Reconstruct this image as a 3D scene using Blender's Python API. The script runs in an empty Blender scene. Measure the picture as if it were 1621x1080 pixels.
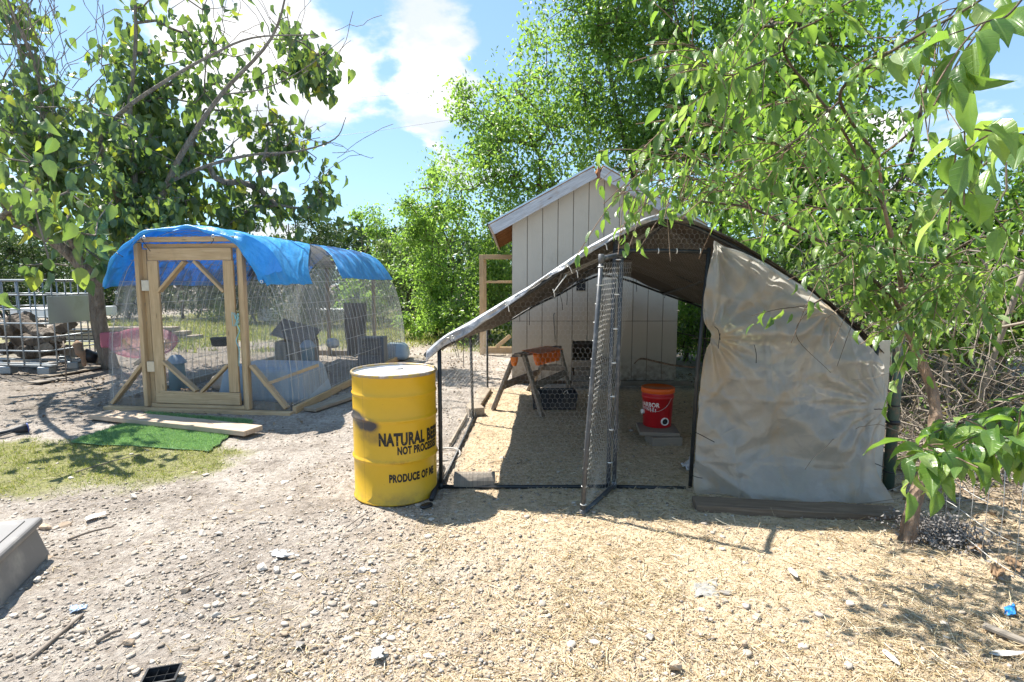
import bpy, math, random
import numpy as np
from mathutils import Vector, Matrix
random.seed(7); RNG = np.random.default_rng(11)
SC = bpy.context.scene
COL = SC.collection
R = math.radians

# ------------------------------------------------------------------ camera, sky, sun, exposure
H = 1.48; FPX = 880.0; PITCH = math.atan(92/880)
cam_d = bpy.data.cameras.new('camera'); cam = bpy.data.objects.new('camera', cam_d); COL.objects.link(cam)
cam.location = (0, 0, H); cam.rotation_euler = (math.pi/2 - PITCH, 0, 0)
cam_d.sensor_width = 36; cam_d.lens = FPX*36/1621; cam_d.clip_end = 800; cam_d.clip_start = .05
SC.camera = cam
SUN = Vector((-.52, .354, 1)).normalized()
sl = bpy.data.lights.new('sun', 'SUN'); so = bpy.data.objects.new('sun', sl); COL.objects.link(so)
so.rotation_euler = SUN.to_track_quat('Z', 'Y').to_euler(); so.location = (-5, 4, 12)
sl.energy = 3.45; sl.angle = R(.55); sl.color = (1, .95, .86)
SC.view_settings.view_transform = 'Standard'; SC.view_settings.look = 'None'
SC.view_settings.exposure = 1.78; SC.view_settings.gamma = 1; SC.view_settings.use_curve_mapping = False
SC.cycles.max_bounces = 8; SC.cycles.transparent_max_bounces = 16; SC.cycles.diffuse_bounces = 4
SC.cycles.use_denoising = True

w = bpy.data.worlds.new('World'); SC.world = w; w.use_nodes = True
nt = w.node_tree; N = nt.nodes; L = nt.links; N.clear()
out = N.new('ShaderNodeOutputWorld'); bg = N.new('ShaderNodeBackground'); L.new(bg.outputs[0], out.inputs[0])
sky = N.new('ShaderNodeTexSky'); sky.sky_type = 'NISHITA'; sky.sun_disc = False
sky.sun_elevation = math.asin(SUN.z); sky.sun_rotation = math.atan2(SUN.x, SUN.y)
sky.air_density = 1.0; sky.dust_density = .2; sky.ozone_density = 2.2
bg.inputs[1].default_value = .15
tc = N.new('ShaderNodeTexCoord')
sep = N.new('ShaderNodeSeparateXYZ'); L.new(tc.outputs['Generated'], sep.inputs[0])
def wm(op, a, b=None, c=None):
    n = N.new('ShaderNodeMath'); n.operation = op
    for i, x in enumerate((a, b, c)):
        if x is None: continue
        if isinstance(x, (int, float)): n.inputs[i].default_value = x
        else: L.new(x, n.inputs[i])
    return n.outputs[0]
zz = wm('ADD', wm("MAXIMUM", sep.outputs[2], 0.0), .34)
cx = wm('DIVIDE', sep.outputs[0], zz); cy = wm('DIVIDE', sep.outputs[1], zz)
comb = N.new('ShaderNodeCombineXYZ'); L.new(cx, comb.inputs[0]); L.new(cy, comb.inputs[1]); comb.inputs[2].default_value = 3.1
n1 = N.new('ShaderNodeTexNoise'); L.new(comb.outputs[0], n1.inputs['Vector']); n1.inputs["Scale"].default_value = 2.6
n1.inputs['Detail'].default_value = 9; n1.inputs['Roughness'].default_value = .56; n1.inputs['Distortion'].default_value = .15
# cloud banks: soft lumps in sky directions added to the noise
acc = wm('ADD', wm('MULTIPLY', n1.outputs[0], 2.1), -.50)
def vdir(u, v):
    x = (u-810.5)/FPX; y = -(v-540)/FPX
    return Vector((x, math.cos(PITCH)+y*math.sin(PITCH), -math.sin(PITCH)+y*math.cos(PITCH))).normalized()
for (u, v, rad, amp) in ((560, 90, .20, .30), (690, 190, .13, .26), (440, 190, .16, .22), (640, 245, .07, .2), (775, 70, .10, -.4), (560, 10, .09, -.35), (620, 110, .04, -.25), (640, 330, .1, -.3), (520, 240, .05, -.3), (540, 290, .12, -.5), (600, 150, .05, -.2), (700, 60, .06, .12), (460, 330, .09, .25),
                         (620, 330, .10, -.25), (590, 20, .05, -.12), (850, 20, .12, -.25), (1450, 60, .12, -.18), (1500, 200, .14, .25), (1570, 330, .1, -.2), (700, 20, .12, .15), (250, 120, .3, .12), (60, 60, .14, -.25)):
    d = vdir(u, v)
    dp = N.new('ShaderNodeVectorMath'); dp.operation = 'DISTANCE'; L.new(tc.outputs['Generated'], dp.inputs[0]); dp.inputs[1].default_value = d
    q = wm('DIVIDE', dp.outputs['Value'], rad); q = wm('MULTIPLY', q, q); q = wm('MULTIPLY', q, -1.0); q = wm('EXPONENT', q)
    acc = wm('ADD', acc, wm('MULTIPLY', q, amp*.85))
mr = N.new('ShaderNodeMapRange'); mr.interpolation_type = 'SMOOTHSTEP'; L.new(acc, mr.inputs[0])
mr.inputs[1].default_value = .66; mr.inputs[2].default_value = .88
mix = N.new('ShaderNodeMix'); mix.data_type = 'RGBA'
L.new(mr.outputs[0], mix.inputs[0])
hs = N.new('ShaderNodeMix'); hs.data_type = 'RGBA'; hs.blend_type = 'MULTIPLY'; hs.inputs[0].default_value = 1
gm_ = N.new('ShaderNodeGamma'); L.new(sky.outputs[0], gm_.inputs[0]); gm_.inputs[1].default_value = .55; L.new(gm_.outputs[0], hs.inputs[6]); hs.inputs[7].default_value = (.60, .78, .93, 1)
L.new(hs.outputs[2], mix.inputs[6])
n2 = N.new('ShaderNodeTexNoise'); L.new(comb.outputs[0], n2.inputs['Vector']); n2.inputs['Scale'].default_value = 3.4; n2.inputs['Detail'].default_value = 7; n2.inputs['Roughness'].default_value = .55
cr = N.new('ShaderNodeMapRange'); L.new(n2.outputs[0], cr.inputs[0]); cr.inputs[1].default_value = .40; cr.inputs[2].default_value = .56
cm_ = N.new('ShaderNodeMix'); cm_.data_type = 'RGBA'; L.new(cr.outputs[0], cm_.inputs[0]); cm_.inputs[6].default_value = (1.75, 1.9, 2.1, 1); cm_.inputs[7].default_value = (2.8, 2.8, 2.8, 1); L.new(cm_.outputs[2], mix.inputs[7])
L.new(mix.outputs[2], bg.inputs[0])

# ------------------------------------------------------------------ helpers
def ray(u, v):
    x = (u-810.5)/FPX; y = -(v-540)/FPX
    return np.array([x, math.cos(PITCH)+y*math.sin(PITCH), -math.sin(PITCH)+y*math.cos(PITCH)])
def P(u, v, Y):
    d = ray(u, v); t = Y/d[1]; return np.array([d[0]*t, Y, H+d[2]*t])
def G(u, v, z=0.):
    d = ray(u, v); t = (z-H)/d[2]; return np.array([d[0]*t, d[1]*t, z])

def hashn(ix, iy, seed):
    n = (ix.astype(np.int64)*374761393 + iy.astype(np.int64)*668265263 + seed*974634777) & 0xffffffff
    n = ((n ^ (n >> 13))*1274126177) & 0xffffffff
    return ((n ^ (n >> 16)) & 0xffff)/65535.
def vnoise(x, y, s=1., seed=0):
    x = np.asarray(x, float)*s; y = np.asarray(y, float)*s
    ix = np.floor(x); iy = np.floor(y); fx = x-ix; fy = y-iy
    fx = fx*fx*(3-2*fx); fy = fy*fy*(3-2*fy)
    a = hashn(ix, iy, seed); b = hashn(ix+1, iy, seed); c = hashn(ix, iy+1, seed); d = hashn(ix+1, iy+1, seed)
    return (a*(1-fx)+b*fx)*(1-fy)+(c*(1-fx)+d*fx)*fy
def fbm(x, y, s=1., o=4, seed=0):
    r = 0; a = .5; t = 0
    for i in range(o):
        r = r + a*vnoise(x, y, s*2**i, seed+i*17); t += a; a *= .5
    return r/t
def sst(a, b, x):
    t = np.clip((x-a)/(b-a), 0, 1); return t*t*(3-2*t)

ORG = {}
def org(parent): return ORG.get(parent.name, np.zeros(3)) if parent is not None else np.zeros(3)
def props(o, label=None, cat=None, group=None, kind=None):
    if label: o['label'] = label
    if cat: o['category'] = cat
    if group: o['group'] = group
    if kind: o['kind'] = kind
    return o
def thing(name, loc, label, cat, group=None, kind=None):
    o = bpy.data.objects.new(name, None); COL.objects.link(o); o.location = loc; o.empty_display_size = .1
    ORG[o.name] = np.array(loc, float)
    return props(o, label, cat, group, kind)
def link(name, me, parent, off):
    o = bpy.data.objects.new(name, me); COL.objects.link(o)
    if parent is not None: o.parent = parent; ORG[o.name] = org(parent)
    else: o.location = off; ORG[o.name] = np.array(off, float)
    return o
def mesh(name, V, F, mat, parent=None, smooth=False, uv=None, rnd=None, attrs=None, mi=None):
    """V (n,3) world coordinates; F list of faces or (m,k) array"""
    V = np.asarray(V, float)
    if parent is not None: off = org(parent)
    else: off = np.array([V[:, 0].mean(), V[:, 1].mean(), V[:, 2].min()])
    V = V-off
    me = bpy.data.meshes.new(name)
    if isinstance(F, np.ndarray):
        k = F.shape[1]; m = F.shape[0]
        me.vertices.add(len(V)); me.vertices.foreach_set('co', V.astype(np.float32).ravel())
        me.loops.add(m*k); me.loops.foreach_set('vertex_index', F.astype(np.int32).ravel())
        me.polygons.add(m); me.polygons.foreach_set('loop_start', np.arange(0, m*k, k, dtype=np.int32))
        me.update(calc_edges=True)
    else:
        me.from_pydata([tuple(v) for v in V], [], [tuple(f) for f in F]); me.update()
    if uv is not None:
        l = me.uv_layers.new(name='UVMap'); li = np.empty(len(me.loops), dtype=np.int32); me.loops.foreach_get('vertex_index', li)
        if len(uv) == len(V): l.data.foreach_set('uv', np.asarray(uv, np.float32)[li].ravel())
        else: l.data.foreach_set('uv', np.asarray(uv, np.float32).ravel())
    if rnd is not None:
        a = me.attributes.new('rnd', 'FLOAT', 'POINT'); a.data.foreach_set('value', np.asarray(rnd, np.float32))
    if attrs:
        for k_, v_ in attrs.items():
            a = me.attributes.new(k_, 'FLOAT', 'POINT'); a.data.foreach_set('value', np.asarray(v_, np.float32))
    for m_ in (mat if isinstance(mat, (list, tuple)) else [mat]): me.materials.append(m_)
    if mi is not None: me.polygons.foreach_set('material_index', np.asarray(mi, np.int32))
    if smooth: me.polygons.foreach_set('use_smooth', [True]*len(me.polygons))
    me.update()
    return link(name, me, parent, off)

def frame(d, up=(0, 0, 1)):
    d = np.asarray(d, float); d = d/np.linalg.norm(d); up = np.asarray(up, float)
    if abs(np.dot(d, up)) > .98: up = np.array([0., 1, 0]) if abs(d[1]) < .9 else np.array([1., 0, 0])
    s = np.cross(d, up); s /= np.linalg.norm(s); u = np.cross(s, d)
    return d, s, u
def bevel(o, wd=.004, seg=1):
    m = o.modifiers.new('bevel', 'BEVEL'); m.width = wd; m.segments = seg; m.limit_method = 'ANGLE'; m.angle_limit = R(40)
    return o
def beam(name, p0, p1, wd, ht, mat, parent=None, up=(0, 0, 1), bev=.004, n=1, warp=0.):
    """plank from p0 to p1; wd sideways, ht along up. UVs in metres along the grain."""
    p0 = np.asarray(p0, float); p1 = np.asarray(p1, float); d, s, u = frame(p1-p0, up); ln = np.linalg.norm(p1-p0)
    V = []; UV = []; F = []; r0 = random.random()*7; r1 = random.random()*7
    for i in range(n+1):
        c = p0+(p1-p0)*i/n + (u*random.uniform(-warp, warp)+s*random.uniform(-warp, warp) if 0 < i < n else 0)
        for a, b in ((-1, -1), (1, -1), (1, 1), (-1, 1)): V.append(c+s*a*wd/2+u*b*ht/2)
    per = [0, wd, wd+ht, 2*wd+ht, 2*wd+2*ht]
    for i in range(n):
        for k in range(4):
            a = i*4+k; b = i*4+(k+1) % 4
            F.append((a, b, b+4, a+4)); x0 = ln*i/n+r0; x1 = ln*(i+1)/n+r0; y0 = per[k]+r1; y1 = per[k+1]+r1
            UV += [(x0, y0), (x0, y1), (x1, y1), (x1, y0)]
    F.append((3, 2, 1, 0)); F.append((n*4, n*4+1, n*4+2, n*4+3))
    for _ in range(2): UV += [(r0, r1), (r0, r1+wd), (r0+ht*.3, r1+wd), (r0+ht*.3, r1)]
    o = mesh(name, np.array(V), F, mat, parent, uv=UV)
    if bev: bevel(o, bev)
    return o
def tubeVF(pts, r, sides=8, cap=True, base=0):
    pts = np.asarray(pts, float); n = len(pts); r = np.broadcast_to(np.asarray(r, float), (n,))
    T = np.gradient(pts, axis=0); T /= np.linalg.norm(T, axis=1)[:, None]+1e-12
    d, s, u = frame(T[0]); V = []
    ang = np.arange(sides)*2*math.pi/sides
    for i in range(n):
        s = s-T[i]*np.dot(s, T[i]); s /= np.linalg.norm(s); u = np.cross(s, T[i])
        V.append(pts[i]+r[i]*(np.cos(ang)[:, None]*s+np.sin(ang)[:, None]*u))
    V = np.concatenate(V); F = []
    for i in range(n-1):
        for k in range(sides):
            a = i*sides+k; b = i*sides+(k+1) % sides
            F.append((a+base, b+base, b+sides+base, a+sides+base))
    if cap: F.append(tuple(range(base+sides-1, base-1, -1))); F.append(tuple(range(base+(n-1)*sides, base+n*sides)))
    return V, F
def tube(name, pts, r, mat, parent=None, sides=8, cap=True, smooth=True):
    V, F = tubeVF(pts, r, sides, cap); return mesh(name, V, F, mat, parent, smooth=smooth)
def spline(pts, n=6):
    """Catmull-Rom"""
    p = np.asarray(pts, float); p = np.vstack([2*p[0]-p[1], p, 2*p[-1]-p[-2]]); o = []
    for i in range(1, len(p)-2):
        for t in np.linspace(0, 1, n, endpoint=False):
            o.append(.5*((2*p[i])+(-p[i-1]+p[i+1])*t+(2*p[i-1]-5*p[i]+4*p[i+1]-p[i+2])*t*t+(-p[i-1]+3*p[i]-3*p[i+1]+p[i+2])*t**3))
    o.append(p[-2]); return np.array(o)
def segsVF(A, B, ra, rb=None, sides=3):
    """many separate prisms, vectorised"""
    A = np.asarray(A, float); B = np.asarray(B, float); n = len(A)
    ra = np.broadcast_to(np.asarray(ra, float), (n,)); rb = ra if rb is None else np.broadcast_to(np.asarray(rb, float), (n,))
    d = B-A; d = d/(np.linalg.norm(d, axis=1)[:, None]+1e-12)
    up = np.where(np.abs(d[:, 2:3]) > .9, np.array([[1., 0, 0]]), np.array([[0., 0, 1]]))
    s = np.cross(d, up); s /= np.linalg.norm(s, axis=1)[:, None]; u = np.cross(s, d)
    ang = np.arange(sides)*2*math.pi/sides; c = np.cos(ang)[None, :, None]; q = np.sin(ang)[None, :, None]
    ringa = A[:, None]+ra[:, None, None]*(c*s[:, None]+q*u[:, None]); ringb = B[:, None]+rb[:, None, None]*(c*s[:, None]+q*u[:, None])
    V = np.concatenate([ringa, ringb], 1).reshape(-1, 3)
    k = np.arange(sides); f = np.stack([k, (k+1) % sides, (k+1) % sides+sides, k+sides], 1)
    F = (f[None]+(np.arange(n)*2*sides)[:, None, None]).reshape(-1, 4)
    return V, F
def lathe(name, prof, c, mat, parent=None, seg=32, smooth=True, axis=(0, 0, 1), capb=False, capt=False):
    d, s, u = frame(axis); c = np.asarray(c, float); V = []; F = []
    for (r, z) in prof:
        for k in range(seg):
            a = 2*math.pi*k/seg; V.append(c+d*z+r*(math.cos(a)*s+math.sin(a)*u))
    for i in range(len(prof)-1):
        for k in range(seg):
            a = i*seg+k; b = i*seg+(k+1) % seg; F.append((a+seg, b+seg, b, a))
    if capb: F.append(tuple(range(seg)))
    if capt: F.append(tuple(range(len(prof)*seg-1, (len(prof)-1)*seg-1, -1)))
    return mesh(name, np.array(V), F, mat, parent, smooth=smooth)
def grid(name, fn, nu, nv, mat, parent=None, smooth=True, uvs=(1, 1), attrs=None, flip=False, hole=None):
    uu, vv = np.meshgrid(np.linspace(0, 1, nu), np.linspace(0, 1, nv), indexing='ij')
    V = fn(uu, vv).reshape(-1, 3)
    i, j = np.meshgrid(np.arange(nu-1), np.arange(nv-1), indexing='ij'); a = (i*nv+j).ravel()
    F = np.stack([a, a+nv, a+nv+1, a+1], 1)
    if flip: F = F[:, ::-1]
    if hole is not None:
        keep = ~hole((uu[:-1, :-1]).ravel(), (vv[:-1, :-1]).ravel()); F = F[keep]
    uv = np.stack([uu.ravel()*uvs[0], vv.ravel()*uvs[1]], 1)
    return mesh(name, V, F, mat, parent, smooth=smooth, uv=uv, attrs=attrs)
def solid(o, th, off=-1):
    m = o.modifiers.new('solidify', 'SOLIDIFY'); m.thickness = th; m.offset = off; return o

# ---- materials
def newmat(name):
    m = bpy.data.materials.new(name); m.use_nodes = True; n = m.node_tree; n.nodes.clear()
    return m, n.nodes, n.links
class NB:
    def __init__(s, name):
        s.m, s.N, s.L = newmat(name); s.out = s.N.new('ShaderNodeOutputMaterial'); s._tc = None
    def tc(s, w_='Object'):
        if s._tc is None: s._tc = s.N.new('ShaderNodeTexCoord')
        return s._tc.outputs[w_]
    def set(s, sock, x):
        if x is None: return
        if isinstance(x, (int, float)): sock.default_value = x
        elif isinstance(x, (tuple, list)):
            sock.default_value = tuple(x)+((1,) if len(x) == 3 and sock.type == 'RGBA' else ())
        else: s.L.new(x, sock)
    def noise(s, scale=5, det=4, rough=.55, vec=None, dist=0, stretch=None, out=0):
        v = vec if vec is not None else s.tc()
        if stretch:
            mp = s.N.new('ShaderNodeMapping'); s.L.new(v, mp.inputs[0]); mp.inputs['Scale'].default_value = stretch; v = mp.outputs[0]
        n = s.N.new('ShaderNodeTexNoise'); s.L.new(v, n.inputs['Vector']); n.inputs['Scale'].default_value = scale
        n.inputs['Detail'].default_value = det; n.inputs['Roughness'].default_value = rough; n.inputs['Distortion'].default_value = dist
        return n.outputs[out]
    def vor(s, scale=5, vec=None, feat='F1', out='Distance', stretch=None):
        v = vec if vec is not None else s.tc()
        if stretch:
            mp = s.N.new('ShaderNodeMapping'); s.L.new(v, mp.inputs[0]); mp.inputs['Scale'].default_value = stretch; v = mp.outputs[0]
        n = s.N.new('ShaderNodeTexVoronoi'); s.L.new(v, n.inputs['Vector']); n.inputs['Scale'].default_value = scale; n.feature = feat
        return n.outputs[out]
    def ramp(s, fac, stops):
        r = s.N.new('ShaderNodeValToRGB'); s.set(r.inputs[0], fac); e = r.color_ramp.elements
        while len(e) < len(stops): e.new(.5)
        for x, (p, c) in zip(e, stops): x.position = p; x.color = tuple(c)+(1,) if len(c) == 3 else c
        return r.outputs[0]
    def rng(s, v, a, b, c=0, d=1):
        r = s.N.new('ShaderNodeMapRange'); s.set(r.inputs[0], v); r.inputs[1].default_value = a; r.inputs[2].default_value = b
        r.inputs[3].default_value = c; r.inputs[4].default_value = d; return r.outputs[0]
    def mix(s, f, a, b, mode='MIX'):
        m = s.N.new('ShaderNodeMix'); m.data_type = 'RGBA'; m.blend_type = mode; s.set(m.inputs[0], f); s.set(m.inputs[6], a); s.set(m.inputs[7], b); return m.outputs[2]
    def math(s, op, a, b=None):
        m = s.N.new('ShaderNodeMath'); m.operation = op; s.set(m.inputs[0], a); s.set(m.inputs[1], b); return m.outputs[0]
    def attr(s, n):
        a = s.N.new('ShaderNodeAttribute'); a.attribute_name = n; return a.outputs['Fac']
    def rand(s): return s.N.new('ShaderNodeObjectInfo').outputs['Random']
    def bump(s, h, st=.3, dist=.01):
        b = s.N.new('ShaderNodeBump'); b.inputs['Strength'].default_value = st; b.inputs['Distance'].default_value = dist; s.set(b.inputs['Height'], h); return b.outputs[0]
    def pbr(s, col, rough=.7, metal=0, nrm=None, spec=.5, **kw):
        b = s.N.new('ShaderNodeBsdfPrincipled'); s.set(b.inputs['Base Color'], col); s.set(b.inputs['Roughness'], rough); s.set(b.inputs['Metallic'], metal)
        b.inputs['Specular IOR Level'].default_value = spec
        if nrm is not None: s.L.new(nrm, b.inputs['Normal'])
        for k, v in kw.items(): s.set(b.inputs[k.replace('_', ' ')], v)
        return b.outputs[0]
    def trl(s, col, nrm=None):
        b = s.N.new('ShaderNodeBsdfTranslucent'); s.set(b.inputs[0], col)
        if nrm is not None: s.L.new(nrm, b.inputs['Normal'])
        return b.outputs[0]
    def transp(s, col=(1, 1, 1)):
        b = s.N.new('ShaderNodeBsdfTransparent'); s.set(b.inputs[0], col); return b.outputs[0]
    def mixs(s, f, a, b):
        m = s.N.new('ShaderNodeMixShader'); s.set(m.inputs[0], f); s.L.new(a, m.inputs[1]); s.L.new(b, m.inputs[2]); return m.outputs[0]
    def done(s, sh): s.L.new(sh, s.out.inputs[0]); return s.m

def m_wood(name, c1, c2, c3, rough=.8, grain=1.):
    b = NB(name); uv = b.tc('UV')
    g = b.noise(1, 6, .65, vec=uv, stretch=(3*grain, 70*grain, 1), dist=.6); k = b.noise(1, 3, .5, vec=uv, stretch=(1.6, 9, 1), dist=1.5)
    st = b.noise(3.5, 4, .6)
    col = b.ramp(g, ((.25, c1), (.55, c2), (.8, c3))); col = b.mix(b.rng(k, .4, .75), col, b.mix(.55, col, c1)); col = b.mix(b.rng(st, .5, .75, 0, .5), col, tuple(x*.55 for x in c2))
    kn = b.vor(1, vec=uv, stretch=(2.2, 13, 1)); col = b.mix(b.rng(kn, .10, .04, 0, .75), col, tuple(x*.3 for x in c1))
    return b.done(b.pbr(col, rough, nrm=b.bump(g, .5, .003), spec=.25))
def m_plain(name, c, rough=.6, var=.15, scale=12, metal=0, bump=.1, spec=.4, dirt=None, dscale=4, dlo=.5, dhi=.8):
    b = NB(name); n = b.noise(scale, 5); col = b.mix(n, tuple(x*(1-var) for x in c), tuple(min(1, x*(1+var)) for x in c))
    if dirt: col = b.mix(b.rng(b.noise(dscale, 6, .65), dlo, dhi), col, dirt)
    return b.done(b.pbr(col, rough, metal, nrm=b.bump(b.noise(scale*4, 4), bump, .004), spec=spec))
def m_leaf(name, stops, tr, rough=.42, trf=.35, spec=.5, vein=0.):
    b = NB(name); r = b.math('FRACT', b.math('ADD', b.attr('rnd'), b.rand()))
    col = b.ramp(r, stops); n = b.noise(9, 3); col = b.mix(b.rng(n, .35, .7, 0, .35), col, b.mix(.5, col, (.02, .05, .01)))
    tcol = b.mix(.5, tr, b.mix(1, col, (3, 3, 1.2), 'MULTIPLY'))
    nrm = None
    if vein:
        uv = b.tc('UV'); sx = b.N.new('ShaderNodeSeparateXYZ'); b.L.new(uv, sx.inputs[0])
        ax = b.math('ABSOLUTE', sx.outputs[0]); ph = b.math('SUBTRACT', b.math('MULTIPLY', sx.outputs[1], 7.), b.math('MULTIPLY', ax, 4.5))
        v = b.math('ABSOLUTE', b.math('SUBTRACT', b.math('FRACT', ph), .5)); vv = b.rng(v, .0, .09, 1, 0)
        mid = b.rng(ax, .012, .035, 1, 0); vn = b.math('MAXIMUM', vv, mid)
        col = b.mix(b.math('MULTIPLY', vn, .16), col, (.30, .40, .14)); nrm = b.bump(b.math('MULTIPLY', vn, -1.), .35, .003)
    p = b.pbr(col, rough, nrm=nrm, spec=spec)
    return b.done(b.mixs(trf, p, b.trl(tcol)))
def m_bark(name, c1, c2, sc=1.):
    b = NB(name); n = b.noise(14*sc, 8, .7, stretch=(1, 1, .28)); v = b.vor(28*sc, stretch=(1, 1, .3))
    col = b.ramp(n, ((.3, c1), (.7, c2))); col = b.mix(b.rng(b.noise(4, 3), .55, .7, 0, .4), col, (.32, .31, .27))
    return b.done(b.pbr(col, .9, nrm=b.bump(b.math('ADD', b.math('MULTIPLY', n, 1.6), b.math('MULTIPLY', v, 1.4)), 1., .02), spec=.15))
def m_translucent(name, c, t, f=.4, rough=.4, alpha=0., bumps=6, dirt=None, spec=.5, bst=.25):
    b = NB(name); n = b.noise(bumps, 6, .6); nr = b.bump(n, bst, .02)
    col = b.mix(b.rng(n, .3, .75), tuple(x*.86 for x in c), c)
    if dirt: col = b.mix(b.rng(b.noise(3.1, 7, .7), .45, .75, 0, .75), col, dirt)
    s = b.mixs(f, b.pbr(col, rough, nrm=nr, spec=spec), b.trl(t, nr))
    if alpha: s = b.mixs(alpha, s, b.transp())
    return b.done(s)

M = {}
M['pine'] = m_wood('pine lumber', (.40, .27, .145), (.58, .42, .25), (.68, .53, .35))
M['pine_pale'] = m_wood('pale lumber', (.36, .27, .19), (.5, .39, .29), (.6, .5, .4))
M['wood_grey'] = m_wood('weathered wood', (.13, .11, .09), (.27, .235, .195), (.40, .35, .30), .9)
M['wood_brown'] = m_wood('brown board', (.07, .045, .03), (.16, .11, .075), (.27, .2, .15), .9)
M['wood_plank'] = m_wood('dry plank', (.2, .16, .12), (.36, .3, .23), (.48, .42, .34), .9)
M['pvc'] = m_plain('black painted pipe', (.022, .025, .028), .42, .3, 30, dirt=(.12, .11, .1), dscale=9, dlo=.55, dhi=.85)
M['pvc_grey'] = m_plain('grey worn pipe', (.06, .066, .075), .38, .3, 30, dirt=(.2, .2, .2), dscale=14, dlo=.5, dhi=.8)
M['black'] = m_plain('black plastic', (.018, .018, .02), .4, .3, 20)
M['wire'] = m_plain('galvanised wire', (.58, .57, .54), .5, .15, 20, metal=.15)
M['wire_dark'] = m_plain('dull wire', (.2, .2, .19), .5, .15, 20, metal=.5)
M['galv'] = m_plain('galvanised tube', (.27, .30, .32), .42, .2, 14, metal=.6, dirt=(.3, .27, .24), dscale=5)
M['bark_l'] = m_bark('grey bark', (.13, .11, .09), (.30, .27, .23))
M['bark_r'] = m_bark('brown bark', (.13, .09, .065), (.40, .29, .21), 1.3)
M['bark_d'] = m_bark('dark bark', (.07, .055, .045), (.17, .14, .11))
M['log_a'] = m_bark('log bark', (.05, .04, .032), (.20, .165, .135), .6); M['log_b'] = m_bark('split log', (.10, .075, .055), (.30, .25, .2), .5)
M['twig'] = m_plain('twig', (.2, .165, .135), .9, .4, 6)
M['twig_pale'] = m_plain('pale dead twig', (.25, .21, .17), .9, .3, 6)
M['hose'] = m_plain('dusty white hose', (.42, .39, .35), .6, .1, 20)
M['stone'] = m_plain('limestone', (.46, .41, .35), .9, .25, 9, bump=.5, dirt=(.25, .21, .17), dscale=11)
M['white_plastic'] = m_plain('white plastic', (.75, .75, .72), .4, .06, 8)

# ------------------------------------------------------------------ ground
def m_straw(x, y):
    n = fbm(x, y, 1.3, 4, 5)-.5
    a = sst(-1.3, .45, x+n*1.4+np.minimum(0, (y-3.4))*.10)*(1-sst(3.4, 4.2, y+n*.3))
    c = sst(-.52, -.35, x+n*.1)*(1-sst(2.9, 3.3, x))*sst(3.2, 3.6, y)*(1-sst(7.4, 8.0, y))
    return np.clip(np.maximum(a, c), 0, 1)
def m_grass(x, y):
    n = fbm(x, y, 1.1, 4, 9)-.5; n2 = fbm(x, y, 5., 3, 31)-.5
    # front-left lawn patch, and the far field
    e = ((x+4.2)/1.95)**2+((y-4.32-(x+4.1)*.10)/.88)**2
    a = 1-sst(.6, 1.15, e+n*.9+n2*.6)
    f = sst(11.5, 14.5, y+n*5)*(1-sst(27, 31, y+n*4))*sst(-17, -13, x+n*3)*.9
    return np.clip(np.maximum(a, f), 0, 1)
def gz(x, y):
    x = np.asarray(x, float); y = np.asarray(y, float)
    return (fbm(x, y, .45, 2, 3)-.5)*.05+(fbm(x, y, 3.2, 3, 21)-.5)*.03*(1-.5*m_straw(x, y))+(fbm(x, y, 14., 3, 40)-.5)*.022
def axis_vals(lo, hi, st, outer):
    a = list(np.arange(lo, hi, st)); b = [hi]; s = st*1.4
    while b[-1] < outer[1]: b.append(b[-1]+s); s *= 1.18
    c = [lo]; s = st*1.4
    while c[-1] > outer[0]: c.append(c[-1]-s); s *= 1.18
    return np.array(sorted(set(c+a+b)))
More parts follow.
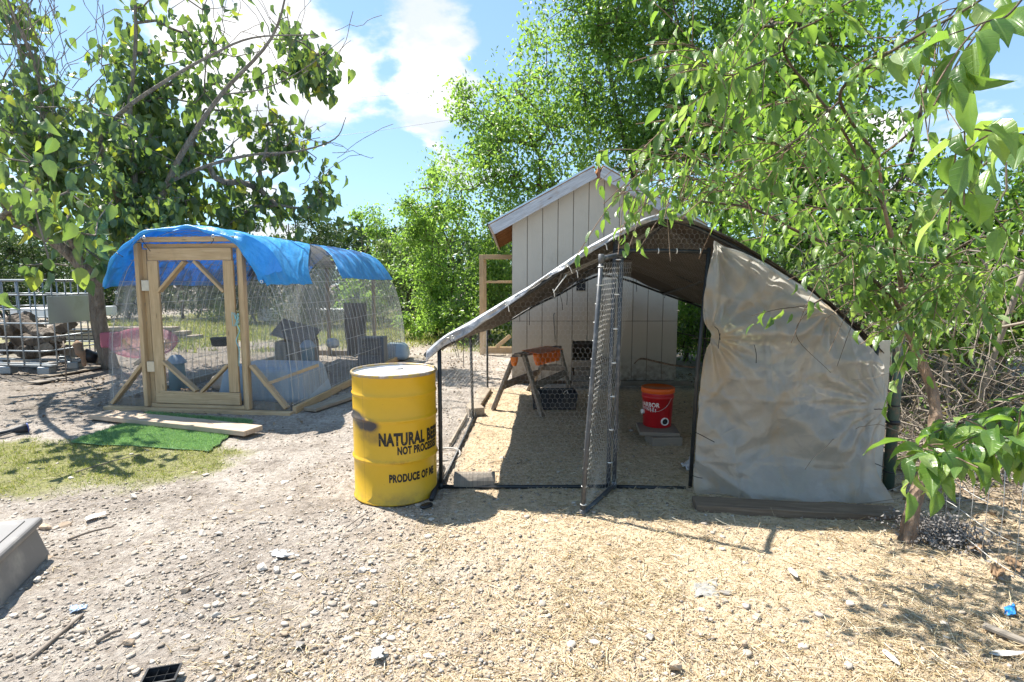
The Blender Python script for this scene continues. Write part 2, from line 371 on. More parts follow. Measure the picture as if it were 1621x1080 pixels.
def build_ground():
    xs = axis_vals(-5.5, 4.0, .022, (-220, 220)); ys = axis_vals(1.3, 7.2, .022, (-60, 400))
    X, Y = np.meshgrid(xs, ys, indexing='ij'); Z = gz(X, Y)
    V = np.stack([X, Y, Z], -1).reshape(-1, 3); nv = len(ys)
    i, j = np.meshgrid(np.arange(len(xs)-1), np.arange(nv-1), indexing='ij'); a = (i*nv+j).ravel(); F = np.stack([a, a+nv, a+nv+1, a+1], 1)
    b = NB('ground')
    n1 = b.noise(2.2, 6, .65); n2 = b.noise(26, 6, .7); n3 = b.noise(130, 4, .7); v = b.vor(48)
    dirt = b.ramp(b.math('ADD', b.math('MULTIPLY', n1, .45), b.math('MULTIPLY', n2, .55)), ((.34, (.16, .135, .112)), (.47, (.325, .28, .24)), (.60, (.50, .45, .395))))
    straw = b.ramp(b.math('ADD', b.math('MULTIPLY', n3, .5), b.math('MULTIPLY', n2, .5)), ((.36, (.28, .21, .135)), (.47, (.58, .44, .285)), (.58, (.76, .61, .43))))
    gr = b.ramp(n2, ((.3, (.17, .16, .07)), (.5, (.25, .25, .10)), (.7, (.36, .33, .17))))
    mulch = b.ramp(n2, ((.35, (.09, .075, .06)), (.55, (.2, .17, .14)), (.7, (.34, .3, .26))))
    col = b.mix(b.math('MULTIPLY', b.attr('mulch'), b.rng(n1, .35, .6)), dirt, mulch)
    col = b.mix(b.math('MULTIPLY', b.attr('straw'), .9), col, straw)
    col = b.mix(b.math('MULTIPLY', b.attr('grass'), b.rng(n2, .3, .55, .55, 1)), col, gr)
    hh = b.math('ADD', b.math('MULTIPLY', n2, 1.), b.math('ADD', b.math('MULTIPLY', n3, .6), b.math('MULTIPLY', v, .4)))
    m = b.done(b.pbr(col, .95, nrm=b.bump(hh, 1., .022), spec=.1))
    xx, yy = V[:, 0], V[:, 1]
    mul = np.clip(sst(5.2, 6.5, yy)*(1-sst(-4.9, -4.2, xx))*(1-sst(12, 15, yy)) + sst(2.6, 3.4, xx+(fbm(xx, yy, 1.2, 3, 77)-.5)*1.2)*sst(2.2, 3.2, yy+ (xx-2.6)*.3) + sst(26, 30, yy), 0, 1)
    o = mesh('ground', V, F, m, None, smooth=True, attrs=dict(straw=m_straw(xx, yy), grass=m_grass(xx, yy), mulch=mul))
    props(o, 'bare stony yard dirt with scattered straw on the right', None, None, 'structure')
build_ground()

# ------------------------------------------------------------------ instancing by numpy
def inst(tV, tF, Mx, T, rnd=None):
    """template verts (n,3) / faces (m,k) placed by Mx (N,3,3) and T (N,3)"""
    n = len(tV); V = np.einsum('nij,kj->nki', Mx, tV)+T[:, None]; F = (tF[None]+(np.arange(len(T))*n)[:, None, None]).reshape(-1, tF.shape[1])
    r = np.repeat(rnd if rnd is not None else RNG.random(len(T)), n)
    return V.reshape(-1, 3), F, r
def basis(D, Nn):
    """columns side, length dir, normal"""
    D = D/np.linalg.norm(D, axis=1)[:, None]; S = np.cross(D, Nn); S /= np.linalg.norm(S, axis=1)[:, None]+1e-9; U = np.cross(S, D)
    return np.stack([S, D, U], 2)
def rand_rot(n):
    q = RNG.normal(size=(n, 4)); q /= np.linalg.norm(q, axis=1)[:, None]; a, b, c, d = q.T
    return np.stack([np.stack([1-2*(c*c+d*d), 2*(b*c-a*d), 2*(b*d+a*c)], 1), np.stack([2*(b*c+a*d), 1-2*(b*b+d*d), 2*(c*d-a*b)], 1), np.stack([2*(b*d-a*c), 2*(c*d+a*b), 1-2*(b*b+c*c)], 1)], 1)
# small leaf: two triangles folded on the midrib. length 1 along +y
LEAF_S = (np.array([[0, 0, 0], [.26, .45, .08], [0, 1, -.10], [-.26, .45, .08]]), np.array([[0, 1, 2], [0, 2, 3]]))
def leaf_template(W, n=6, curl=.35, fold=.18, stalk=.0, wave=.02, seed=0):
    """ovate leaf with a folded, drooping blade; W = half-width profile"""
    rg = np.random.default_rng(seed); ts = np.linspace(0, 1, n+1); V = []; UV = []
    for i, t in enumerate(ts):
        w_ = np.interp(t, np.linspace(0, 1, len(W)), W); y = math.sin(t*curl*1.4)/(curl*1.4)*1.0 if curl > .01 else t; z = -(1-math.cos(t*curl*1.4))/(curl*1.4) if curl > .01 else 0
        for q in (-1, -.5, 0, .5, 1):
            wv = wave*math.sin(t*13+q*2+seed) * abs(q)+rg.uniform(-.4, .4)*wave*abs(q)
            V.append((q*w_*(1-.1*fold), y-abs(q)*(.06 if t < .2 else 0), z+abs(q)*w_*fold*1.6-(abs(q)**2)*w_*.25*fold+wv)); UV.append((q*w_, t))
    F = []
    for i in range(n):
        for k in range(4):
            a = i*5+k; F.append((a, a+1, a+6, a+5))
    return np.array(V), np.array(F), np.array(UV)
OV = [leaf_template([0.0, .17, .235, .22, .165, .085, .0], 6, c_, f_, seed=s_) for s_, (c_, f_) in enumerate([(.5, .35), (.8, .5), (.25, .25), (1.1, .6)])]
HE = [leaf_template([0.05, .27, .31, .27, .19, .10, .0], 6, c_, f_, seed=9+s_, wave=.03) for s_, (c_, f_) in enumerate([(.5, .4), (.9, .7), (.2, .3), (1.2, .8)])]
def leaf_mid(T, step=2):  # cheaper copy of a leaf: fewer stations, three columns
    V, F, UV = T; n = V.shape[0]//5; rows = [0, 1, 3, 5, n-1] if n > 5 else list(range(n)); keep = []
    for r_ in rows: keep += [r_*5, r_*5+2, r_*5+4]
    Vn = V[keep]; Fn = []
    for i in range(len(rows)-1):
        for k in range(2): a = i*3+k; Fn.append((a, a+1, a+4, a+3))
    return Vn, np.array(Fn), UV[keep]
OVM = [leaf_mid(t) for t in OV]; HEM = [leaf_mid(t) for t in HE]

def leaf_stuff(name, templates, D, Nn, T, S, mat, parent, label=None):
    """all leaves joined into one part"""
    Vs, Fs, Rs, Us = [], [], [], []; base = 0; pick = RNG.integers(0, len(templates), len(T))
    for k, tp in enumerate(templates):
        sel = pick == k
        if not sel.any(): continue
        Mx = basis(D[sel], Nn[sel])*S[sel][:, None, None]; V, F, r = inst(tp[0], tp[1], Mx, T[sel])
        Vs.append(V); Fs.append(F+base); Rs.append(r); base += len(V)
        if len(tp) > 2: Us.append(np.tile(tp[2], (sel.sum(), 1)))
    o = mesh(name, np.concatenate(Vs), np.concatenate(Fs), mat, parent, smooth=len(templates[0]) > 2, rnd=np.concatenate(Rs), uv=np.concatenate(Us) if Us else None)
    o['kind'] = 'stuff'; return o
_leaf_me = {}
def leaf_objects(templates, D, Nn, T, S, mat, parent, key):
    """each leaf its own part, sharing meshes"""
    if key not in _leaf_me:
        L_ = []
        for tp in templates:
            me = bpy.data.meshes.new('leaf'); me.from_pydata([tuple(v) for v in tp[0]], [], [tuple(int(q) for q in f) for f in tp[1]])
            l = me.uv_layers.new(name='UVMap'); li = np.empty(len(me.loops), dtype=np.int32); me.loops.foreach_get('vertex_index', li); l.data.foreach_set('uv', tp[2][li].astype(np.float32).ravel())
            me.polygons.foreach_set('use_smooth', [True]*len(me.polygons)); me.materials.append(mat); L_.append(me)
        _leaf_me[key] = L_
    off = org(parent); B = basis(D, Nn)
    for i in range(len(T)):
        o = bpy.data.objects.new('leaf', random.choice(_leaf_me[key])); COL.objects.link(o); o.parent = parent
        m = Matrix([list(B[i][r_]*S[i])+[T[i][r_]-off[r_]] for r_ in range(3)]+[[0, 0, 0, 1]]); o.matrix_basis = m
def grow(nodes, rad0, att, step=.3, wob=.06, sag=0.0):
    """join every attractor to the nearest skeleton point by a wavering twig; returns node positions, parents, tips"""
    Pn = [np.array(p, float) for p, _ in nodes]; par = [q for _, q in nodes]; A = np.array(att); c = Pn[-1]
    base = np.array(Pn); dmin = np.array([np.min(np.linalg.norm(base-a, axis=1)) for a in A]); order = np.argsort(dmin); tips = []
    arr = np.zeros((len(Pn)+len(A)*60, 3)); arr[:len(Pn)] = base; n = len(Pn)
    for k in order:
        a = A[k]; dv = arr[:n]-a; d = np.linalg.norm(dv, axis=1)+np.maximum(0, dv[:, 2])*.5; j = int(np.argmin(d)); p = arr[j].copy(); ln = np.linalg.norm(a-p); m = min(40, max(1, int(ln/step))); last = j
        bend = RNG.normal(size=3)*ln*.10+np.array([0, 0, ln*.12])
        for i in range(1, m+1):
            t = i/m; q = p+(a-p)*t+bend*math.sin(math.pi*t)+(RNG.normal(size=3)*wob*step if i < m else 0); q[2] -= sag*t*t
            if n >= len(arr): break
            arr[n] = q; par.append(last); last = n; n += 1
        tips.append(last)
    arr = arr[:n]; cnt = np.zeros(n)
    for t in tips: cnt[t] += 1
    for i in range(n-1, 0, -1):
        if par[i] >= 0: cnt[par[i]] += cnt[i]
    return arr, np.array(par), cnt, tips
def in_ell(c, r, n):
    v = RNG.normal(size=(n, 3)); v /= np.linalg.norm(v, axis=1)[:, None]; return np.array(c)+v*np.array(r)*(RNG.random(n)**(1/2.2))[:, None]
def branches_mesh(name, arr, par, cnt, r1, mat, parent, pw=.45, rmin=.004, skip=0, sides=4):
    idx = np.arange(len(arr)); ok = (par >= 0) & (idx >= skip); i = idx[ok]; A = arr[par[ok]]; B = arr[i]
    ra = np.maximum(rmin, r1*np.maximum(cnt[par[ok]], 1)**pw); rb = np.maximum(rmin*.8, r1*np.maximum(cnt[i], 1)**pw); ra = np.minimum(ra, rb*1.5)
    V, F = segsVF(A, B, ra, rb, sides); o = mesh(name, V, F, mat, parent, smooth=True); o['kind'] = 'stuff'; return o

def small_tree(label, base, trunks, ells, nleaf, leaf, mat, bark, natt=160, group=None, name='leafy_tree', cat='tree', clump=.28, tr=.07, droop=.3, r1=.008, lsh=None, hollow=None, vert=0.):
    """trunks: list of polylines (world); ells: (centre, radii, weight)"""
    root = thing(name, base, label, cat, group)
    nodes = []
    for tp in trunks:
        pts = spline(tp, 4); r_ = np.linspace(tr, tr*.35, len(pts)); tube('trunk', pts, r_, bark, root, 8)
        s0 = len(nodes)
        for i, p in enumerate(pts): nodes.append((p, s0+i-1 if i else -1))
    W = np.array([e[2] for e in ells], float); W /= W.sum(); att = np.concatenate([in_ell(e[0], e[1], max(3, int(natt*wt))) for e, wt in zip(ells, W)])
    att = att[att[:, 2] > .15]
    if hollow is not None: att = att[~hollow(att)]
    arr, par, cnt, tips = grow(nodes, tr, att); branches_mesh('branches', arr, par, cnt, r1, bark, root, skip=len(nodes))
    # leaves sit on clumps round the tips, sparse clumps and dense ones
    tp = arr[tips]; wt = RNG.random(len(tp))**2.2+.08; wt /= wt.sum(); k = RNG.choice(len(tp), nleaf, p=wt)
    g = RNG.normal(size=(nleaf, 3)); rad = clump*(.5+RNG.random(len(tp)))[k]
    T = tp[k]+g*rad[:, None]*np.array([1, 1, .75])*.62
    keep = T[:, 2] > .05
    if hollow is not None: keep &= ~hollow(T)
    T = T[keep]; n = len(T)
    D = RNG.normal(size=(n, 3)); D[:, 2] -= droop*2; Nn = RNG.normal(size=(n, 3))*.7; Nn[:, 2] += 1.1-vert
    S = leaf*(.6+.8*RNG.random(n))
    leaf_stuff('crown', lsh or [LEAF_S], D, Nn, T, S, mat, root); return root

M['leaf_mid'] = m_leaf('green leaf', ((0, (.06, .12, .03)), (.45, (.105, .185, .05)), (.8, (.16, .25, .065)), (1, (.22, .29, .085))), (.34, .54, .10), .40, .5)
M['leaf_bright'] = m_leaf('bright leaf', ((0, (.06, .12, .03)), (.5, (.10, .18, .045)), (.85, (.16, .25, .06)), (1, (.22, .28, .09))), (.30, .48, .08), .38, .42)
M['leaf_cedar'] = m_leaf('cedar leaf', ((0, (.025, .05, .02)), (.5, (.045, .085, .03)), (1, (.09, .12, .045))), (.08, .14, .03), .6, .15, .25)
M['leaf_olive'] = m_leaf('olive leaf', ((0, (.04, .075, .025)), (.6, (.085, .13, .05)), (1, (.15, .19, .08))), (.16, .26, .06), .5, .3)
M['leaf_big'] = m_leaf('big tree leaf', ((0, (.045, .085, .055)), (.5, (.08, .13, .078)), (.8, (.13, .19, .09)), (.93, (.22, .28, .08)), (1, (.45, .42, .05))), (.28, .44, .04), .36, .32, .55, vein=1)
M['leaf_mul'] = m_leaf('near leaf', ((0, (.045, .105, .025)), (.4, (.08, .165, .035)), (.75, (.13, .23, .05)), (.88, (.22, .31, .09)), (1, (.24, .32, .17))), (.34, .52, .07), .34, .38, .55, vein=1)

# ------------------------------------------------------------------ trees
def build_center():
    c = lambda u, v, Y: P(u, v, Y)
    ells = []
    for (u, v, Y, ru, rv, wt) in ((980, 60, 13, 150, 150, 5), (1090, 60, 12.5, 150, 190, 6), (860, 170, 12.8, 105, 90, 3), (1180, 180, 12, 120, 150, 4), (800, 290, 13, 95, 85, 2.6), (1010, 230, 12.6, 120, 80, 3), (930, -60, 13, 90, 120, 2), (770, 205, 13.2, 50, 60, .8), (745, 175, 13.4, 22, 45, .3),
                                  (1060, -180, 13, 260, 160, 4), (1240, 60, 12.5, 90, 160, 2), (1130, 380, 12.5, 90, 110, 2)):
        ells.append((c(u, v, Y), (ru/FPX*Y, 1.5, rv/FPX*Y), wt))
    tr = [[(1.9, 13, 0), c(1010, 360, 13), c(985, 210, 13), c(960, 90, 13), c(940, -40, 13)],
          [(2.3, 13, 0), c(1075, 330, 12.8), c(1085, 190, 12.7), c(1060, 60, 12.6), c(1085, -120, 12.6)],
          [(2.2, 13.2, 0), c(1040, 420, 13), c(900, 320, 13), c(830, 200, 13)],
          [(2.9, 12.8, 0), c(1150, 350, 12.5), c(1180, 200, 12.3), c(1200, 60, 12.2)]]
    small_tree('tall multi-trunk green tree rising behind the tan shed', (2.1, 13, 0), tr, ells, 76000, .100, M['leaf_mid'], M['bark_d'], 980, clump=.40, tr=.085, r1=.007)
build_center()
def shrub(label, u, v0, v1, Y, ru, n, leaf, mat, name='bush', cat='bush', group=None, natt=70, ry=1.2, bark='bark_d', clump=.3, nst=3):
    top = P(u, v0, Y); zt = top[2]; zb = .1; x = top[0]; ells = []; rx = ru/FPX*Y
    for k in range(6):
        a = random.uniform(-.75, .75); hz = random.uniform(.25, 1); ells.append(((x+a*rx*.8, Y+random.uniform(-.5, .5)*ry, zb+(zt-zb)*hz*.72), (rx*.5, ry*.7, (zt-zb)*.3), 1))
    ells.append(((x, Y, (zb+zt)/2), (rx*.8, ry, (zt-zb)*.5), 2)); ells.append(((x, Y-.3, .55), (rx*1.15, ry, .55), 2.2))
    tr = [[(x+random.uniform(-.3, .3)*rx, Y, 0), (x+random.uniform(-.4, .4)*rx, Y, zt*.35), (x+random.uniform(-.6, .6)*rx, Y, zt*.7)] for _ in range(nst)]
    return small_tree(label, (x, Y, 0), tr, ells, n, leaf, mat, M[bark], natt, group, name, cat, clump, .05, .2, .006)
# left to right, the wood's edge beyond the yard
shrub('light green thicket bush left of the shed, tallest of the row', 700, 235, 470, 15.5, 62, 15000, .10, M['leaf_mid'], natt=130, ry=1.5)
shrub('sunny bush with trailing vines right beside the shed corner frame', 770, 310, 480, 13.9, 55, 12000, .09, M['leaf_bright'], natt=100, ry=1.1)
shrub('round bright bush at the far end of the grass strip', 650, 330, 485, 19, 60, 9000, .12, M['leaf_olive'], natt=90)
shrub('pale green bushy tree above the far end of the blue tarp', 590, 322, 470, 22, 58, 9500, .13, M['leaf_mid'], natt=90, ry=1.8)
shrub('dark cedar standing behind the blue tarp roof', 480, 282, 460, 19, 62, 14000, .085, M['leaf_cedar'], 'cedar_tree', 'tree', natt=110, ry=1.6)
shrub('low dark cedar behind the coop ridge, left of the taller cedar', 395, 330, 470, 21, 60, 9000, .1, M['leaf_cedar'], 'cedar_tree', 'tree', natt=80, ry=1.6)
shrub('leafy bush seen past the right edge of the shed wall', 1105, 400, 600, 10.5, 50, 7000, .075, M['leaf_mid'], natt=70, ry=.7)
for (u, v0, ru, Y, n, lb) in ((-20, 350, 90, 21, 9000, 'dark evergreen at the left edge beyond the wire cage'), (80, 365, 75, 22, 8000, 'dark evergreen behind the middle of the wire cage'), (190, 345, 80, 23, 8000, 'dark evergreen behind the big tree trunk'), (300, 360, 80, 23, 8000, 'dark evergreen behind the coop door')):
    shrub(lb, u, v0, 475, Y, ru, n, .11, M['leaf_cedar'], 'evergreen_tree', 'tree', 'evergreens along the far edge of the yard', natt=70, ry=1.8)
# closed far wood behind everything (reads as one mass)
def far_wood():
    n = 42000; x = RNG.uniform(-48, 48, n); y = 31+RNG.random(n)*7+np.abs(x)*.08; top = 2.6+2.3*fbm(x, y*0, .18, 3, 61)+.8*fbm(x, x*0, 1.1, 2, 5)
    z = top*RNG.random(n)**.8; T = np.stack([x, y, z], 1); D = RNG.normal(size=(n, 3)); Nn = RNG.normal(size=(n, 3)); Nn[:, 1] -= .8; Nn[:, 2] += .6
    V, F, r = inst(LEAF_S[0], LEAF_S[1], basis(D, Nn)*(.28+.3*RNG.random(n))[:, None, None], T)
    o = mesh('far_wood', V, F, M['leaf_cedar'], None, rnd=r); props(o, 'dense low wood closing off the far side of the yard', 'wood', None, 'stuff')
far_wood()

# big-leaved tree on the left -----------------------------------------
def build_left():
    root = thing('big_leaf_tree', (-7.0, 9.6, 0), 'big grey-barked tree with drooping dark leaves over the blue coop', 'tree')
    limbs = [[(-7.0, 9.6, 0), P(158, 520, 9.5), P(150, 455, 9.3), P(128, 420, 9.0), P(70, 372, 8.6), P(0, 345, 8.2), P(-70, 320, 8)],
             [P(150, 455, 9.3), P(178, 420, 9.2), P(205, 370, 9.2), P(212, 270, 9.3), P(205, 180, 9.4), P(215, 60, 9.6), P(210, -60, 9.6)],
             [P(185, 405, 9.2), P(245, 330, 9.0), P(290, 240, 8.9), P(350, 150, 8.8), P(430, 60, 8.8), P(460, -40, 8.8)],
             [P(262, 290, 8.9), P(330, 262, 9.2), P(400, 245, 9.5), P(470, 240, 9.8), P(530, 220, 10), P(548, 185, 10)],
             [P(150, 235, 8.4), P(190, 180, 8.2), P(260, 130, 8), P(330, 90, 8), P(400, 60, 8.2), P(500, 55, 8.4)],
             [P(205, 372, 9.2), P(160, 235, 8.5), P(150, 232, 8.4)],
             [P(90, 345, 8.6), P(75, 260, 8.2), P(60, 120, 7.8), P(20, 20, 7.6), P(-10, -60, 7.5)],
             [P(95, 330, 8.6), P(90, 190, 8.3), P(50, 90, 8.2), P(5, 0, 8)],
             [P(130, 415, 9), P(95, 350, 8.6), P(88, 330, 8.5)],
             [P(205, 250, 9.3), P(130, 200, 9), P(70, 150, 8.8), P(0, 130, 8.6)],
             [P(0, 345, 8.2), P(-20, 360, 6.8), P(20, 330, 5.6), P(60, 300, 5.0)],
             [P(350, 150, 8.8), P(420, 140, 9.2), P(480, 110, 9.5), P(520, 80, 9.8), P(545, 60, 10)]]
    rads = [(.13, .06), (.085, .018), (.065, .010), (.032, .006), (.035, .008), (.045, .03), (.032, .008), (.022, .006), (.045, .035), (.022, .007), (.05, .012), (.012, .004)]
    nodes = []
    for l, (a, b) in zip(limbs, rads):
        pts = spline(l, 5); tube('trunk' if a > .15 else 'limb', pts, np.linspace(a, b, len(pts))**1.0, M['bark_l'], root, 10); s0 = len(nodes)
        for i, p in enumerate(pts): nodes.append((p, s0+i-1 if i else -1))
    att = []
    for (u, v, Y, ru, rv, ry, n) in ((120, 250, 8.3, 150, 140, 1.5, 95), (290, 200, 10.6, 150, 130, 1.0, 120), (430, 210, 11.2, 80, 120, .8, 75), (390, 340, 10.8, 110, 60, .8, 55), (60, 330, 6, 90, 90, .9, 26), (330, 60, 10.6, 160, 80, 1.0, 60), (60, 60, 8.6, 120, 90, 1.2, 18),
                                     (505, 290, 11.2, 26, 60, .5, 16), (503, 130, 11.0, 20, 35, .4, 8), (450, 90, 11, 60, 60, .5, 14), (40, 420, 5, 40, 25, .5, 3), (250, 340, 8.6, 80, 60, .7, 26), (150, 400, 7.0, 55, 35, .4, 7), (230, 300, 9.5, 120, 80, .8, 40), (20, 170, 7.5, 80, 90, .8, 16)):
        att.append(in_ell(P(u, v, Y), (ru/FPX*Y, ry, rv/FPX*Y), n))
    att = np.concatenate(att); arr, par, cnt, tips = grow(nodes, .1, att, step=.22, wob=.12); branches_mesh('twigs', arr, par, cnt, .006, M['bark_l'], root, rmin=.0035, skip=len(nodes))
    # bare upper shoots
    A = []; B = []; 
    for (u, v, Y, n) in ((60, 140, 8, 30), (20, 60, 8, 22), (110, 60, 8.3, 16), (400, 60, 8.8, 10), (505, 240, 10, 8), (480, 70, 9.6, 6), (30, 220, 7.8, 16)):
        for _ in range(n):
            p = P(u+random.uniform(-60, 60), v+random.uniform(-40, 60), Y+random.uniform(-.5, .5)); d = np.array([random.uniform(-.5, .5), random.uniform(-.3, .3), 1.]) if u < 450 else np.array([random.uniform(.5, 1), random.uniform(-.3, .3), random.uniform(-.2, .8)])
            for s_ in range(7): q = p+d*.11+RNG.normal(size=3)*.018; A.append(p); B.append(q); p = q; d = d+RNG.normal(size=3)*.22
    V, F = segsVF(A, B, .0055, .0045, 4); o = mesh('bare_shoots', V, F, M['twig'], root, smooth=True); o['kind'] = 'stuff'
    # leaves hang in bunches from the twig ends
    T = []; 
    for t in tips:
        i = t; path = [i]
        while par[i] >= 0 and len(path) < 5: i = par[i]; path.append(i)
        for _ in range(random.randint(9, 22)):
            q = arr[random.choice(path)]; T.append(q+RNG.normal(size=3)*np.array([.16, .16, .12]))
    T = np.array(T)
    # leave the sun's way to the tarp partly open, as on the sunlit tarp of the photo
    tt = (T[:, 2]-2.0); sx = T[:, 0]+.52*tt; sy = T[:, 1]-.354*tt; onT = (sx > -4.7) & (sx < -2.2) & (sy > 6.1) & (sy < 11.4) & (tt > 0)
    keep = ~onT | (RNG.random(len(T)) < .35); 
    dz_ = T[:, 1]*math.cos(PITCH)-(T[:, 2]-H)*math.sin(PITCH); pu = 810.5+FPX*T[:, 0]/dz_; pv = 540-FPX*(T[:, 1]*math.sin(PITCH)+(T[:, 2]-H)*math.cos(PITCH))/dz_
    keep &= ~((pu < 150) & (np.abs(pv-(350+.45*pu)) < 34) & (RNG.random(len(T)) < .85)); keep &= RNG.random(len(T)) > .16
    T = T[keep & (T[:, 1] > 3.4)]; n = len(T)
    D = RNG.normal(size=(n, 3))*.30; D[:, 2] -= 1.; Nn = RNG.normal(size=(n, 3)); Nn[:, 2] = np.abs(Nn[:, 2])*.6; Nn[:, 1] -= .2; S = .185*(.55+.7*RNG.random(n))*(1+.28*sst(9, 10.5, T[:, 1]))
    sz = S/np.linalg.norm(T-np.array([0, 0, H]), axis=1); uu = T[:, 0]/T[:, 1]; vis = (uu > -.93) & ((T[:, 2]-H)/T[:, 1] < .52); o_ = np.argsort(-(sz*vis)); near, rest = o_[:290], o_[290:]
    leaf_objects(HE, D[near], Nn[near], T[near], S[near], M['leaf_big'], root, 'big'); leaf_stuff('crown', HEM, D[rest], Nn[rest], T[rest], S[rest], M['leaf_big'], root)
    print('left leaves', n)
build_left()

# right-hand thicket and foreground tree ---------------------------------
M['leaf_r'] = m_leaf('thicket leaf', ((0, (.05, .115, .018)), (.5, (.09, .18, .03)), (.85, (.14, .25, .04)), (1, (.2, .26, .06))), (.27, .48, .04), .4, .4)
def build_right():
    e = lambda u, v, Y, ru, rv, ry, w_=1: (P(u, v, Y), (ru/FPX*Y, ry, rv/FPX*Y), w_)
    small_tree('hackberry tree with mid green leaves behind the canopy roof, right of the shed', (5.2, 8.6, 0),
               [[(5.2, 8.6, 0), P(1330, 380, 8.4), P(1300, 280, 8.2), P(1250, 160, 8), P(1230, 40, 8)], [(5.3, 8.6, 0), P(1400, 360, 8.4), P(1440, 250, 8.2), P(1470, 120, 8)]],
               [e(1240, 150, 8.2, 90, 130, .9, 4), e(1230, 300, 7.6, 110, 80, .9, 3), e(1340, 330, 7.4, 120, 90, 1, 3), e(1310, 200, 8, 90, 110, .9, 2), e(1330, 60, 8, 120, 80, 1, 2), e(1480, 250, 8, 50, 25, .5, .3)],
               19000, .085, M['leaf_r'], M['bark_d'], 330, clump=.3, tr=.06, lsh=[LEAF_S])
    small_tree('tangled small-leaved tree behind the brush at the right edge', (6.6, 7.6, 0),
               [[(6.6, 7.6, 0), P(1560, 420, 7.4), P(1540, 320, 7.2), P(1560, 230, 7.2)], [(6.9, 7.8, 0), P(1610, 460, 7.4), P(1640, 360, 7.4)]],
               [e(1500, 390, 6.6, 110, 70, .9, 3), e(1590, 400, 6.4, 70, 90, .8, 2), e(1560, 330, 7, 60, 60, .7, .9), e(1400, 420, 6.6, 80, 60, .8, 1.5), e(1640, 300, 7, 60, 90, .8, 1.)],
               11000, .075, M['leaf_r'], M['bark_d'], 220, clump=.24, tr=.05)
    small_tree('pale-leaved shrub growing through the brush right of the plastic sheet', (4.9, 5.8, 0),
               [[(4.9, 5.8, 0), P(1530, 560, 5.6), P(1500, 480, 5.5)], [(4.9, 5.8, 0), P(1590, 560, 5.7), P(1600, 460, 5.6)]],
               [e(1450, 490, 5.2, 60, 50, .6, 2), e(1540, 500, 5.3, 80, 60, .6, 3), e(1610, 480, 5.2, 40, 80, .6, 1.4), e(1350, 440, 5.6, 60, 30, .4, .8)],
               4200, .07, M['leaf_bright'], M['bark_d'], 130, clump=.2, tr=.03, name='leafy_shrub', cat='shrub')
    # dark dry hedge mass behind brush
    small_tree('dense dark undergrowth bush behind the dead twigs on the right', (7, 8.5, 0), [[(7, 8.5, 0), (7, 8.5, 1)]],
               [((6.2, 8.4, .9), (2.6, .7, .9), 3), ((4.4, 8.6, 1.), (1.2, .6, .8), 2), ((8.2, 7.6, 1.2), (1.6, .7, 1.2), 1), ((3.6, 9.6, .9), (1., .6, .8), 1)], 15000, .075, M['leaf_olive'], M['bark_d'], 200, clump=.28, name='undergrowth_bush', cat='bush')
    # dead brush: bare stems and vines
    A = []; B = []; RA = []
    for k in range(1250):
        x = random.uniform(3.0, 6.6); y = random.uniform(3.6, 7.8)
        if x < 3.1+.25*max(0, y-4) and y < 7.6: x += .5
        p = np.array([x, y, random.uniform(0, 1.5) if random.random() < .45 else 0.]); d = np.array([random.uniform(-1, .9), random.uniform(-.6, .6), random.uniform(-.15, 1.2)]); d /= np.linalg.norm(d); r = random.choice([.0022, .003, .003, .004, .005, .010])
        for s_ in range(random.randint(6, 17)):
            q = p+d*.12
            if q[2] < .02: q[2] = .02
            A.append(p); B.append(q); RA.append(r*(1-s_*.04)); p = q; d = d+RNG.normal(size=3)*.25; d[2] -= .07; d /= np.linalg.norm(d)
    sel = RNG.integers(0, len(B), 9000); T = np.array(B)[sel]+RNG.normal(size=(9000, 3))*.04; T = T[(T[:, 0] > 2.95)]; n = len(T); D = RNG.normal(size=(n, 3)); Nn = RNG.normal(size=(n, 3)); V, F, r_ = inst(LEAF_S[0], LEAF_S[1], basis(D, Nn)*(.02+.035*RNG.random(n))[:, None, None], T)
    o = mesh('withered_leaves', V, F, m_leaf('withered leaf', ((0, (.12, .09, .055)), (.4, (.24, .18, .11)), (.6, (.10, .16, .04)), (1, (.13, .22, .05))), (.3, .3, .1), .7, .25, .2), None, rnd=r_); props(o, 'withered and green small leaves caught in the dead brush', 'leaves', None, 'stuff')
    V, F = segsVF(A, B, RA, None, 4); o = mesh('dead_brush', V, F, M['twig_pale'], None, smooth=True); props(o, 'tangle of bare dead twigs and vines right of the plastic sheet', 'brush', None, 'stuff')
    for (pts, r) in (([P(1621, 450, 5), P(1590, 420, 5.1), P(1555, 455, 5.2), P(1490, 380, 5.3)], .012), ([P(1621, 430, 4.6), P(1575, 560, 4.7), P(1530, 700, 4.8), P(1512, 800, 4.9)], .022), ([P(1621, 700, 4.2), P(1590, 760, 4.25), P(1570, 840, 4.2)], .02), ([P(1495, 560, 4.8), P(1505, 680, 4.7), P(1512, 790, 4.5)], .014)):
        o = tube('dead_branch', spline(pts, 5), r, M['twig_pale'], None, 7)
        props(o, {0: 'thin bare branch slanting across the brush top right', 1: 'long leaning dead branch from the right edge down to the fence', 2: 'short grey dead branch leaning on the wire fence', 3: 'upright bare stem between the near trunk and the fence'}[[.012, .022, .02, .014].index(r)], 'branch', 'dead branches in the brush')
build_right()

